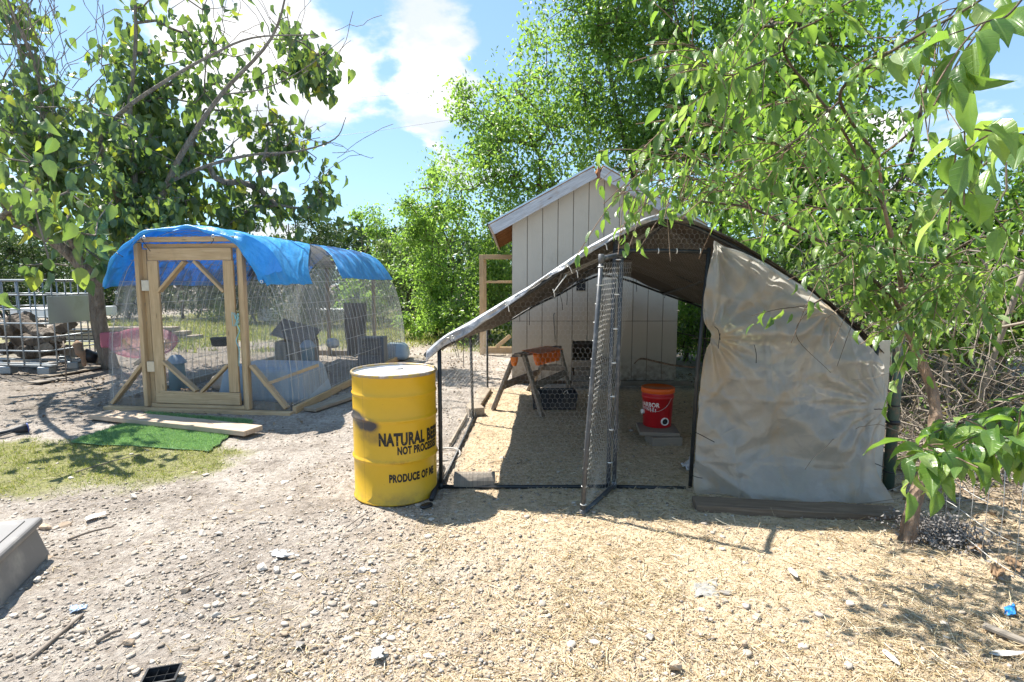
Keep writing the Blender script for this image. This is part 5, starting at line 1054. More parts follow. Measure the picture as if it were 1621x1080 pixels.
    beam('rear_header', cp(-.45, TL-.03, 1.9), cp(.5, TL-.03, 1.9), .04, .07, M['wood_plank'], co)
    # wire panels: each bent rod and each long rod
    ls = np.linspace(0, 1, 46)
    hoops = {}
    for i, t in enumerate(np.linspace(.06, TL, 34)):
        pts = coop_pt(ls, ls*0+t+.0, 0); pts = pts+RNG.normal(size=pts.shape)*.0025; tube('bent_rod', pts, .0034, M['wire'], co, 5, cap=False)
    for l in np.linspace(.02, .98, 19):
        t = np.linspace(.02, TL, 12); pts = coop_pt(t*0+l, t)+RNG.normal(size=(12, 3))*.004; tube('long_rod', pts, .0034, M['wire'], co, 5, cap=False)
    # fine netting: real sheet whose weave is a fine thread pattern
    n_ = NB('fine netting'); uv = n_.tc('UV'); sx = n_.N.new('ShaderNodeSeparateXYZ'); n_.L.new(uv, sx.inputs[0])
    w1 = n_.math('LESS_THAN', n_.math('FRACT', n_.math('MULTIPLY', sx.outputs[0], 80.)), .16); w2 = n_.math('LESS_THAN', n_.math('FRACT', n_.math('MULTIPLY', sx.outputs[1], 80.)), .13); al = n_.math('MAXIMUM', w1, w2)
    st = n_.rng(n_.noise(1, 5, .65, vec=uv, stretch=(1.2, 16, 1), dist=.4),   .42, .72, .0, .55); al = n_.math('MAXIMUM', n_.math('MULTIPLY', al, .5), st)
    s = n_.mixs(.35, n_.pbr((.50, .50, .49), .5, nrm=None, spec=.3), n_.trl((.50, .50, .5))); net = n_.done(n_.mixs(al, n_.transp(), s))
    def side(l0, l1, t0, t1, nm='netting', k=1.008):
        def f(a, b_):
            l = l0+(l1-l0)*a; t = t0+(t1-t0)*b_; kk = k+(fbm(a*4, b_*9, 1.5, 3, int(l0*10)+3)-.5)*.012; s_, z = arc(l); s_ = s_*kk
            return CO+CW*s_[..., None]+CD*t[..., None]+np.stack([0*z, 0*z, z+.0], -1)
        grid(nm, f, 40, 80, net, co, uvs=((l1-l0)*ARC, t1-t0))
    side(.0, .325, .02, TL); side(.675, 1., .02, TL)
    def endnet(nm, t, gap):
        def f(a, b_):
            l = a; s_, z = arc(.5*l); s2, z2 = arc(1-.5*l); x = s_*(1-b_)+s2*b_; return CO+CW*x[..., None]+CD*(t+0*x)[..., None]+np.stack([0*z, 0*z, z], -1)
        hole = None
        if gap: hole = lambda a, b_: (np.abs(b_-.5)*2*np.abs(arc(.5*a)[0]) < .55) | (arc(.5*a)[1] > 1.5)
        grid(nm, f, 60, 60, net, co, uvs=(2.1, 2.2), hole=hole)
    endnet('front_netting', .015, True); endnet('rear_netting', TL+.01, False)
    def dn(a, b_): return cp(0, 0)[None, None]+CW*((-.40+.82*a)[..., None])+CD*(.03+0*a)[..., None]+np.stack([0*a, 0*a, .2+b_*1.55], -1)
    def wv(nm, f_): n2 = NB(nm); u2 = n2.tc('UV'); s2_ = n2.N.new('ShaderNodeSeparateXYZ'); n2.L.new(u2, s2_.inputs[0]); q1 = n2.math('LESS_THAN', n2.math('FRACT', n2.math('MULTIPLY', s2_.outputs[0], 78.)), f_); q2 = n2.math('LESS_THAN', n2.math('FRACT', n2.math('MULTIPLY', s2_.outputs[1], 78.)), f_); return n2.done(n2.mixs(n2.math('MULTIPLY', n2.math('MAXIMUM', q1, q2), .7), n2.transp(), n2.pbr((.42, .42, .41), .6)))
    grid('door_netting', dn, 6, 6, wv('door mesh', .07), d, uvs=(1, 1.5))
    o = grid('bedding_berm', lambda a, b_: cp(0, 0)+CW*(-.97+1.94*a)[..., None]+CD*(.06+.12*b_)[..., None]+np.stack([0*a, 0*a, .02+.075*np.sin(b_*math.pi)+.035*fbm(a*20, b_*4, 1, 4, 3)], -1), 120, 12, m_plain('matted bedding', (.21, .17, .12), .95, .4, 60, bump=.9), co); o['kind'] = 'stuff'

    # tarps
    n_ = NB('blue tarp'); uv = n_.tc('UV'); cr = n_.noise(7, 7, .65, dist=.8); st = n_.noise(1, 4, .5, vec=uv, stretch=(1.2, 18, 1)); c_ = n_.mix(n_.rng(cr, .3, .7), (.045, .35, .72), (.09, .46, .84)); c_ = n_.mix(n_.rng(st, .60, .8, 0, .45), c_, (.26, .52, .80))
    nr = n_.bump(cr, .8, .02); blue = n_.done(n_.mixs(.30, n_.pbr(c_, .36, nrm=nr, spec=.5), n_.trl((.03, .46, .95), nr)))
    def tarp(lo, hi, t0, t1, near=False, seed=0):
        def f(a, b_):
            lo_ = lo(b_) if callable(lo) else lo; hi_ = hi(b_) if callable(hi) else hi
            l = lo_+(hi_-lo_)*a; ta = t0(a) if callable(t0) else t0; tb = t1(a) if callable(t1) else t1; t = ta+(tb-ta)*b_
            k = 1.022+(fbm(a*7, b_*5, 1, 4, seed)-.5)*.022+(1-np.abs(2*fbm(a*5+b_*3, b_*6, 1, 3, seed+9)-1))**6*.007
            sag = -.018*np.abs(np.sin(t*math.pi/.6))*np.sin(a*math.pi); s_, z = arc(l)
            kk = k; s_ = s_*kk; z = z*kk+sag
            if near:  # gathered hem at the mouth
                m_ = sst(.05, 0, b_); z = z-.03*m_*(1+np.sin(a*31))*1.0; s_ = s_*(1-.02*m_)
            edge = np.maximum(sst(.06, 0, a), sst(.94, 1, a)); s_ = s_+np.sign(s_)*.012*edge*np.sin(t*14+seed)
            return CO+CW*s_[..., None]+CD*t[..., None]+np.stack([0*z, 0*z, z], -1)
        return f
    t1_ = thing('near_blue_tarp', cp(0, .5, 1.4), 'bright blue tarp over the door end of the coop, hanging in a flap', 'tarp')
    fr = lambda a: -.16-.05*np.sin(a*9)+.13*sst(.62, .75, a)
    g = grid('tarp_cloth', tarp(.268, lambda b_: .728-.0*b_, fr, lambda a: 2.85-1.75*sst(.5, 1., a)**.9+.03*np.sin(a*7), True, 3), 130, 110, blue, t1_, uvs=(2.2, 2.5)); solid(g, .001)
    # rolled front hem, and the hanging corner flap
    hem = [coop_pt(l, np.array(fr((l-.268)/.46)), 0, 1.02)+np.array([0, 0, -.03-.012*math.sin(l*70)]) for l in np.linspace(.275, .66, 60)]
    tube('rolled_hem', hem, .018+.006*np.sin(np.arange(60)*.9), blue, t1_, 8)
    fa = [P(u, v, Y) for u, v, Y in ((372, 368, 6.13), (392, 372, 6.15), (425, 392, 6.3), (445, 420, 6.6), (450, 440, 6.8))]; fb_ = [P(u, v, Y) for u, v, Y in ((378, 388, 6.08), (388, 402, 6.06), (402, 430, 6.06), (413, 449, 6.08), (436, 443, 6.5))]
    fa = resample(spline(fa, 5), 60); fb_ = resample(spline(fb_, 5), 60)
    def fl(a, b_):
        k = np.arange(60); A_ = np.stack([np.interp(a*59, k, fa[:, q]) for q in range(3)], -1); B_ = np.stack([np.interp(a*59, k, fb_[:, q]) for q in range(3)], -1); p = A_*(1-b_[..., None])+B_*b_[..., None]; p[..., 1] -= .05*np.sin(a*math.pi*3+1)*np.sin(b_*math.pi*.8)+.03*fbm(a*6, b_*4, 1, 3, 5); return p
    g = grid('corner_flap', fl, 50, 40, blue, t1_, uvs=(.6, .5)); solid(g, .001)
    gm = m_plain('steel grommet', (.7, .7, .68), .3, .1, 8, metal=.9)
    for u, v, Y in ((414, 446, 6.05), (337, 374, 6.1), (228, 376, 6.15), (184, 463, 6.3)): c = P(u, v, Y-.03); tube('grommet', [c+np.array([math.cos(q), 0, math.sin(q)])*.014 for q in np.linspace(0, 6.28, 14)], .005, gm, t1_, 6)
    for pts in (((170, 470), (178, 478), (187, 487)), ((184, 400), (195, 407)), ((211, 478), (216, 483)), ((335, 374), (338, 380), (334, 386)), ((222, 376), (232, 390), (238, 398))): tube('cord', spline([P(u, v, 6.12) for u, v in pts], 4), .004, M['black'], t1_, 5)
    t2 = thing('far_blue_tarp', cp(0, 3.8, 1.4), 'smooth faded blue tarp stretched over the far end of the coop', 'tarp')
    n_ = NB('faded blue tarp'); uv = n_.tc('UV'); cr = n_.noise(5, 6, .6); st = n_.noise(1, 4, .5, vec=uv, stretch=(.8, 14, 1), dist=.3); c_ = n_.mix(cr, (.04, .28, .66), (.06, .35, .74)); c_ = n_.mix(n_.rng(st, .52, .75, 0, .6), c_, (.35, .58, .82)); fb2 = n_.done(n_.mixs(.28, n_.pbr(c_, .38, nrm=n_.bump(cr, .35, .02)), n_.trl((.05, .4, .85))))
    g = grid('tarp_cloth', tarp(.285, .712, lambda a: 2.95-.75*sst(.5, 1, a)-.05*np.sin(a*5), 4.95, False, 21), 110, 90, fb2, t2, uvs=(2.2, 2.3)); solid(g, .001)
    n_ = NB('shade cloth'); uv = n_.tc('UV'); sx = n_.N.new('ShaderNodeSeparateXYZ'); n_.L.new(uv, sx.inputs[0]); w1 = n_.math('LESS_THAN', n_.math('FRACT', n_.math('MULTIPLY', sx.outputs[0], 120.)), .55); w2 = n_.math('LESS_THAN', n_.math('FRACT', n_.math('MULTIPLY', sx.outputs[1], 120.)), .35); al = n_.math('MAXIMUM', w1, w2)
    shd = n_.done(n_.mixs(n_.rng(al, 0, 1, .35, .9), n_.transp(), n_.pbr((.10, .095, .09), .7, spec=.3)))
    s3 = thing('shade_cloth', cp(0, 2.6, 1.4), 'strip of dark grey shade cloth between the two blue tarps', 'shade cloth')
    grid('cloth', lambda a, b_: coop_pt(.30+.375*a, 1.0*(2.70-1.68*sst(.5, 1, a))+b_*(.5+.75*sst(.5, 1, a)), 0, 1.014), 60, 20, shd, s3, uvs=(1.7, .8))
build_coop()

def small_items():
    bl = m_plain('faded blue-grey plastic', (.30, .38, .45), .42, .12, 4, dirt=(.3, .26, .2), dscale=6, dlo=.6, dhi=.85)
    def tubbox(name, lab, cat, c, s, mat, rot=0, bev=.07, tp=.22):
        o = rbox(name, (c[0], c[1], c[2]+s[2]/2), s, mat, None, bev, rot, tp, 5); props(o, lab, cat); return o
    tubbox('upturned_tub', 'large blue-grey plastic tub lying upturned inside the coop by the door', 'tub', (-2.98, 6.95, .03), (.98, .72, .44), bl, -.1, .09, .18)
    for i in range(9): pass
    # feeders
    def feeder(c, h, lab):
        t = thing('poultry_drinker', c, lab, 'drinker'); dk = m_plain('blue-green plastic', (.14, .24, .28), .45, .15, 10); c = np.array(c)
        lathe('reservoir', [(.001, .03), (.10, .03), (.095, h*.78), (.09, h*.8)], c, dk, t, 24); lathe('cap', [(.125, h*.78), (.12, h*.82), (.06, h*.97), (.001, h)], c, bl, t, 24); lathe('dish', [(.001, .0), (.14, 0), (.16, .05), (.15, .052), (.13, .02), (.001, .02)], c, dk, t, 24)
    feeder((-4.45, 7.3, .02), .52, 'blue-capped poultry drinker standing left of the coop door, seen through the netting'); feeder((-3.18, 8.6, .1), .50, 'second blue-capped drinker standing deeper in the coop beside the nest box')
    o = blob('stone_block', (-3.88, 7.6, .14), (.27, .16, .15), M['stone'], None, 4, .3, 3); props(o, 'squared pale stone block on the coop floor behind the door', 'stone')
    # bird
    bm_ = NB('brown plumage'); c_ = bm_.ramp(bm_.noise(60, 4, .7), ((.35, (.12, .085, .05)), (.6, (.28, .2, .13)), (.75, (.45, .36, .26)))); pl = bm_.done(bm_.pbr(c_, .9, spec=.1))
    b = thing('brown_hen', (-3.98, 6.75, .03), 'small speckled brown bird standing on the coop floor behind the door', 'bird'); c = np.array([-3.98, 6.75, .03])
    path = spline([c+np.array(q) for q in ((-.11, .02, .15), (-.075, .01, .125), (-.03, 0, .105), (.02, 0, .105), (.055, 0, .135), (.062, 0, .175), (.075, 0, .20), (.095, -.005, .20))], 4); rr = np.interp(np.linspace(0, 1, len(path)), np.linspace(0, 1, 8), [.008, .03, .058, .062, .045, .024, .026, .008]); tube('body', path, rr, pl, b, 14)
    tube('beak', [c+np.array([.095, -.005, .20]), c+np.array([.115, -.006, .194])], [.007, .001], M['twig_pale'], b, 6)
    for s in (-.02, .02): tube('leg', [c+np.array([.0, s, .06]), c+np.array([.005, s, .0])], .004, M['twig_pale'], b, 5); tube('foot', [c+np.array([-.015, s, .004]), c+np.array([.03, s, .004])], .003, M['twig_pale'], b, 5)
    for s in (-1, 1): blob('wing', c+np.array([-.02, s*.052, .12]), (.06, .012, .035), pl, b, 6, .05, 2)
    # hanging black dish
    o = rbox('hanging_trough', P(348, 541, 7.6), (.24, .12, .13), M['black'], None, .03, .1, -.2); props(o, 'small black plastic trough hung on the rear wire of the coop', 'trough'); 
    # nest box with raised lid
    nb = thing('nest_box', (-3.7, 9.3, 0), 'weathered wooden nest box with its lid propped open inside the coop', 'nest box'); w = M['wood_grey']; c = np.array([-3.5, 9.0, 0])
    for nm, q, s_ in (('front_panel', (0, -.22, .32), (.52, .02, .46)), ('side_panel', (-.27, 0, .32), (.02, .42, .46)), ('side_panel', (.27, 0, .32), (.02, .42, .46)), ('back_panel', (0, .22, .34), (.52, .02, .5)), ('bottom_panel', (0, 0, .10), (.52, .42, .02))): rbox(nm, c+np.array(q), s_, w, nb, .003, 0, 0, 1)
    beam('lid', c+np.array([-.3, -.05, .78]), c+np.array([.32, -.05, .60]), .46, .02, w, nb, up=(.25, -.5, .8))
    o = blob('clear_jug', P(527, 543, 8.9), (.13, .10, .08), m_plain('cloudy white plastic', (.5, .52, .52), .35, .1, 8), None, 2, .1, 3); props(o, 'cloudy plastic jug lying on its side by the nest box', 'jug')
    # hanging cloth / weathered slab
    o = grid('old_blanket', lambda a, b_: np.stack([-3.22+.46*a-.03*b_*(a-.5)*2+.01*np.sin(b_*9), 10.6+.05*np.sin(a*17+b_*1.5)+.03*np.sin(a*31), 1.10-1.02*b_*(1-.03*np.sin(a*12))], -1), 50, 40, m_plain('grey-brown canvas', (.17, .145, .125), .95, .25, 20, bump=.4), None); solid(o, .004); props(o, 'grey-brown stiff cloth hanging in folds near the back of the coop', 'cloth')
    # louvred crate
    cr = thing('louvred_crate', (-2.45, 9.8, 0), 'grey plastic crate with a louvred window standing at the far end of the coop', 'crate'); g = m_plain('dark grey-blue plastic', (.13, .15, .175), .5, .15, 8); c = np.array([-2.46, 9.75, 0])
    for nm, q, s_ in (('side_panel', (-.20, 0, .27), (.06, .3, .54)), ('side_panel', (.20, 0, .27), (.06, .3, .54)), ('top_panel', (0, 0, .52), (.34, .3, .04)), ('lower_panel', (0, -.13, .12), (.34, .03, .22)), ('back_panel', (0, .13, .27), (.34, .03, .5))): rbox(nm, c+np.array(q), s_, g, cr, .012, 0, 0, 2)
    for k in range(5): rbox('louvre', c+np.array([0, -.135, .27+.045*k]), (.34, .02, .022), g, cr, .004, 0, 0, 1)
    tubbox('pale_tub', 'pale blue-grey tub lying at the very back of the coop past the crate', 'tub', (-2.25, 10.7, .02), (.42, .5, .3), bl, .1, .1, .3)
    for nm, lab, a, b_, w_, h_, mt in (('inner_board', 'long grey board on edge along the left inside of the coop', (-4.15, 7.6, .09), (-3.55, 9.5, .10), .04, .17, 'wood_grey'), ('loose_board', 'pale loose board on the ground right of the coop, nearer one', (-2.32, 6.25, .035), (-2.08, 6.95, .035), .17, .04, 'wood_plank'), ('loose_board', 'pale loose board on the ground right of the coop, farther one', (-2.12, 6.98, .03), (-1.93, 7.6, .03), .16, .04, 'wood_plank')):
        props(beam(nm, a, b_, w_, h_, M[mt], None), lab, 'board')
    # pink saucer
    n_ = NB('pink plastic'); pk = n_.done(n_.mixs(.45, n_.mixs(.5, n_.pbr((.50, .20, .28), .3), n_.trl((.6, .28, .36))), n_.transp((.95, .7, .78))))
    pg = thing('pink_disc', P(222, 560, 9.0), 'round pink plastic saucer tilted on the ground beyond the left side of the coop', 'saucer'); lathe('saucer', [(.001, 0), (.24, .004), (.38, .03), (.47, .09), (.485, .09), (.46, .045), (.38, .012)], P(228, 548, 9.0), pk, pg, 40, axis=(.22, -.34, .9)); o = rbox('pink_crate', P(176, 538, 9.2), (.25, .2, .25), pk, pg, .03)
    # plank in front of the coop, turf mats
    pf = beam('front_plank', G(158, 663)+np.array([0, 0, .05]), G(402, 690)+np.array([0, 0, .05]), .24, .05, M['pine_pale'], None, n=6, warp=.003); props(pf, 'thick pale plank lying askew on the green turf in front of the coop door', 'plank')
    sp = beam('split_stick', G(155, 668)+np.array([-.02, 0, .05]), G(172, 662)+np.array([.05, .02, .06]), .04, .05, M['wood_grey'], None); props(sp, 'grey split stub of wood at the left end of the pale plank', 'wood scrap')
    tf = NB('turf backing'); turf = tf.done(tf.pbr(tf.mix(tf.noise(60, 4), (.14, .25, .11), (.20, .33, .16)), .9, spec=.1))
    def mat_(poly, name, lab, n):
        t = thing(name, np.mean(poly, axis=0), lab, 'turf mat'); Q = [np.array(p) for p in poly]
        zf = lambda p: p+np.array([0, 0, .012])
        def f(a, b_):
            p = (Q[0]*(1-a[..., None])+Q[1]*a[..., None])*(1-b_[..., None])+(Q[3]*(1-a[..., None])+Q[2]*a[..., None])*b_[..., None]; p = p.copy(); p[..., 2] = gz(p[..., 0], p[..., 1])*.6+.016; e = np.minimum(np.minimum(a, 1-a), np.minimum(b_, 1-b_)); p[..., 0] += .012*np.sin(b_*22)*(e < .03); return p
        o = grid('mat_backing', f, 60, 40, turf, t); solid(o, .008)
        a, b_ = RNG.random(n), RNG.random(n); T = f(a, b_); D = RNG.normal(size=(n, 3))*.55; D[:, 2] = 1; Nn = RNG.normal(size=(n, 3)); V, F, r = inst(BLADE[0], BLADE[1], basis(D, Nn)*(.018+.012*RNG.random(n))[:, None, None], T)
        o = mesh('turf_pile', V, F, m_leaf('turf blade', ((0, (.13, .25, .10)), (.6, (.20, .34, .16)), (1, (.32, .46, .26))), (.24, .42, .18), .5, .25), t, rnd=r); o['kind'] = 'stuff'
    mat_([G(112, 702), G(330, 716), G(372, 684), G(200, 672)], 'turf_mat', 'green artificial turf mat on the dirt in front of the pale plank', 26000)
    mat_([G(210, 668), G(395, 676), G(400, 668), G(235, 654)], 'turf_mat', 'green artificial turf strip between the coop threshold and the plank', 8000)
BLADE = (np.array([[-.07, 0, 0], [.07, 0, 0], [.03, .6, .04], [0, 1, .16]]), np.array([[0, 1, 2], [0, 2, 3]]))
small_items()

# ------------------------------------------------------------------ wire cage of logs
def build_cage():
    g = M['galv']; c0 = np.array([-7.35, 8.75, 0]); ux = np.array([-1., .12, 0]); ux /= np.linalg.norm(ux); uy = np.array([-.03, 1., 0]); uy /= np.linalg.norm(uy); LX, LY, HT = 1.75, 1.45, 1.52
    t = thing('wire_cage', c0, 'galvanised tube cage on a pallet filled with firewood logs', 'cage'); q = lambda a, b_, z: c0+ux*a+uy*b_+np.array([0, 0, z]); r = .0115
    rc = .13
    def ring(z): 
        pts = []
        for cx_, cy_, a0 in ((rc, rc, math.pi), (LX-rc, rc, 1.5*math.pi), (LX-rc, LY-rc, 0), (rc, LY-rc, .5*math.pi)):
            for k in range(5): a = a0+k*math.pi/8; pts.append(q(cx_+rc*math.cos(a), cy_+rc*math.sin(a), z))
        return pts+[pts[0]]
    for z in (.20, .40, .62, .84, 1.06, 1.29, HT): tube('ring_rail', ring(z), r if z < 1.5 else .017, g, t, 8)
    for a in np.linspace(.16, LX-.14, 6): 
        for b_ in (0.0, LY): tube('upright', [q(a, b_, .16), q(a, b_, .8), q(a, b_, HT)], r, g, t, 8)
    for b_ in np.linspace(.16, LY-.14, 5):
        for a in (0.0, LX): tube('upright', [q(a, b_, .16), q(a, b_, .8), q(a, b_, HT)], r, g, t, 8)
    pm = m_plain('brushed zinc plate', (.46, .50, .50), .42, .1, 3, metal=.6, dirt=(.36, .37, .33), dscale=2.5)
    beam('name_plate', q(-.03, .02, 1.05), q(-.03, 1.15, 1.05), .008, .44, pm, t, up=(0, 0, 1)); beam('name_plate', q(1.15, -.03, 1.10), q(1.68, -.03, 1.10), .008, .36, pm, t, up=(0, 0, 1))
    for a in (.15, .85, 1.6):
        for b_ in (.1, .72, 1.35): rbox('pallet_foot', q(a, b_, .075), (.2, .16, .13), g, t, .02, 0, 0, 2)
    for b_ in (.1, .72, 1.35): beam('pallet_skid', q(0, b_, .155), q(LX, b_, .155), .12, .03, g, t)
    names = ['thick grey log low in the cage, nearest the corner', 'long pale log crossing the cage front', 'split log with a pale cut face, middle of the pile', 'dark short log wedged at the cage left', 'crooked log lying over the pile towards the plate', 'log end under the zinc plate', 'thin log at the bottom of the cage', 'weathered log on top of the pile', 'broken log leaning across the top of the pile', 'stout log at the back right of the cage', 'knotted log beneath the leaning one', 'short log beside the right face of the cage', 'dark log at the back of the cage', 'bark-stripped log in the left half of the cage', 'small log filling the front gap', 'old log lying along the right face']
    for i, nm in enumerate(names):
        row = i//5; a = .25+.36*(i % 5)+random.uniform(-.1, .1); b_ = random.uniform(.35, 1.1); z = .27+row*.23+random.uniform(-.03, .03); r_ = random.uniform(.085, .14); ln = random.uniform(.45, .8)
        an = random.uniform(-.5, .5)+(math.pi/2 if i % 3 == 1 else 0); d = ux*math.cos(an)+uy*math.sin(an)+np.array([0, 0, random.uniform(-.15, .15)+(.25 if row > 1 else 0)]); m = q(a, b_, z)
        lo = np.array([.18, .14, 0]); 
        pts = []
        for s_ in np.linspace(-.5, .5, 6):
            p = m+d*ln*s_+RNG.normal(size=3)*.02; aa = np.dot(p-c0, ux); bb = np.dot(p-c0, uy); aa2 = min(max(aa, .17), LX-.17); bb2 = min(max(bb, .16), LY-.16); p = c0+ux*aa2+uy*bb2+np.array([0, 0, max(p[2], .2+r_)]); pts.append(p)
        if np.linalg.norm(pts[0]-pts[-1]) < .2: pts[-1] = pts[-1]+np.array([0, 0, .25])
        o = tube('log', pts, r_*(1+.15*RNG.normal(size=6)), M['log_a'] if i % 3 else M['log_b'], None, 7 if i % 2 else 5, smooth=False); o.data.vertices.foreach_set('co', (np.array([v.co[:] for v in o.data.vertices])+RNG.normal(size=(len(o.data.vertices), 3))*.014).astype(np.float32).ravel()); bevel(o, .008); props(o, nm, 'log', 'firewood in the wire cage')
    # scraps around it
    for nm, lab, a, b_, w_, h_, m_ in (('flat_board', 'thin grey board lying on the ground before the cage corner', G(68, 598), G(160, 582), .25, .02, 'wood_plank'), ('flat_board', 'half buried grey board in the dirt nearer than the cage', G(52, 608), G(98, 600), .22, .02, 'wood_grey')):
        a = a+np.array([0, 0, .02]); b_ = b_+np.array([0, 0, .02]); props(beam(nm, a, b_, w_, h_, M[m_], None), lab, 'board')
    o = tube('rebar_stake', [G(105, 603)+np.array([0, 0, -.02]), P(103, 560, 8.35), P(100, 540, 8.4)], .009, M['twig'], None, 6); props(o, 'thin brown stake standing in the ground before the wire cage', 'stake')
    o = tube('brown_rag', spline([P(122, 540, 8.55), P(124, 552, 8.5), P(131, 565, 8.5), P(134, 580, 8.5)], 4), [.02, .05, .07, .06, .05, .06, .07, .055, .04, .03, .035, .03, .02], m_plain('brown cloth', (.22, .14, .09), .9, .3, 15), None, 7); props(o, 'twisted brown rag hanging on the right face of the cage', 'rag')
    o = lathe('dark_pot', [(.001, 0), (.09, 0), (.13, .2), (.12, .2), (.08, .02)], P(155, 568, 9.6), M['black'], None, 20, axis=(-.9, -.3, .3)); props(o, 'black nursery pot tipped over between the cage and the coop', 'pot')
    # distant pale stuff
    wh = m_plain('white sheet metal', (.68, .69, .70), .5, .08, 3)
    for lab, a, b_, z, h_ in (('long white sheet stacked low across the yard behind the coop', (-9.4, 21), (-5.9, 21.2), .30, .40), ('white bundle of boards beyond the right half of the wire cage', (-16.2, 18.5), (-13.6, 18.6), .50, .32)):
        o = beam('white_sheet_stack', (a[0], a[1], z), (b_[0], b_[1], z+.04), 1.2, h_, wh, None, n=5, warp=.03, bev=.02); props(o, lab, 'sheet stack')
        for k in range(3):
            x = a[0]+(b_[0]-a[0])*(.15+.35*k); 
    for k, lab in enumerate(('lowest pale board of the pile behind the wire cage', 'middle pale board of the pile behind the wire cage', 'top pale board of the pile behind the wire cage')):
        props(beam('stacked_board', (-13.2+.2*k, 14.5, .06+.11*k), (-8.3-.3*k, 14.7, .06+.11*k), .4, .09, M['wood_plank'], None), lab, 'board')
    # woven wire fence at the far lower right
    fc = thing('wire_fence', (3.4, 3.3, 0), 'slack woven wire fence running off into the brush at the lower right', 'fence')
    A0, A1 = np.array([3.05, 4.6, 0]), np.array([3.35, 2.5, 0])
    A0 = G(1490, 845); A1 = G(1700, 990)
    for k, z in enumerate((.06, .20, .34, .50, .66)): tube('line_wire', [A0*(1-t)+A1*t+np.array([0, 0, z+.012*math.sin(t*9+k)]) for t in np.linspace(0, 1, 12)], .0022, M['wire'], fc, 5)
    for t in np.linspace(.02, .98, 9): p = A0*(1-t)+A1*t; tube('stay_wire', [p+np.array([random.uniform(-.01, .01), 0, .03]), p+np.array([0, 0, .35]), p+np.array([random.uniform(-.02, .02), 0, .67])], .0018, M['wire'], fc, 5)
build_cage()

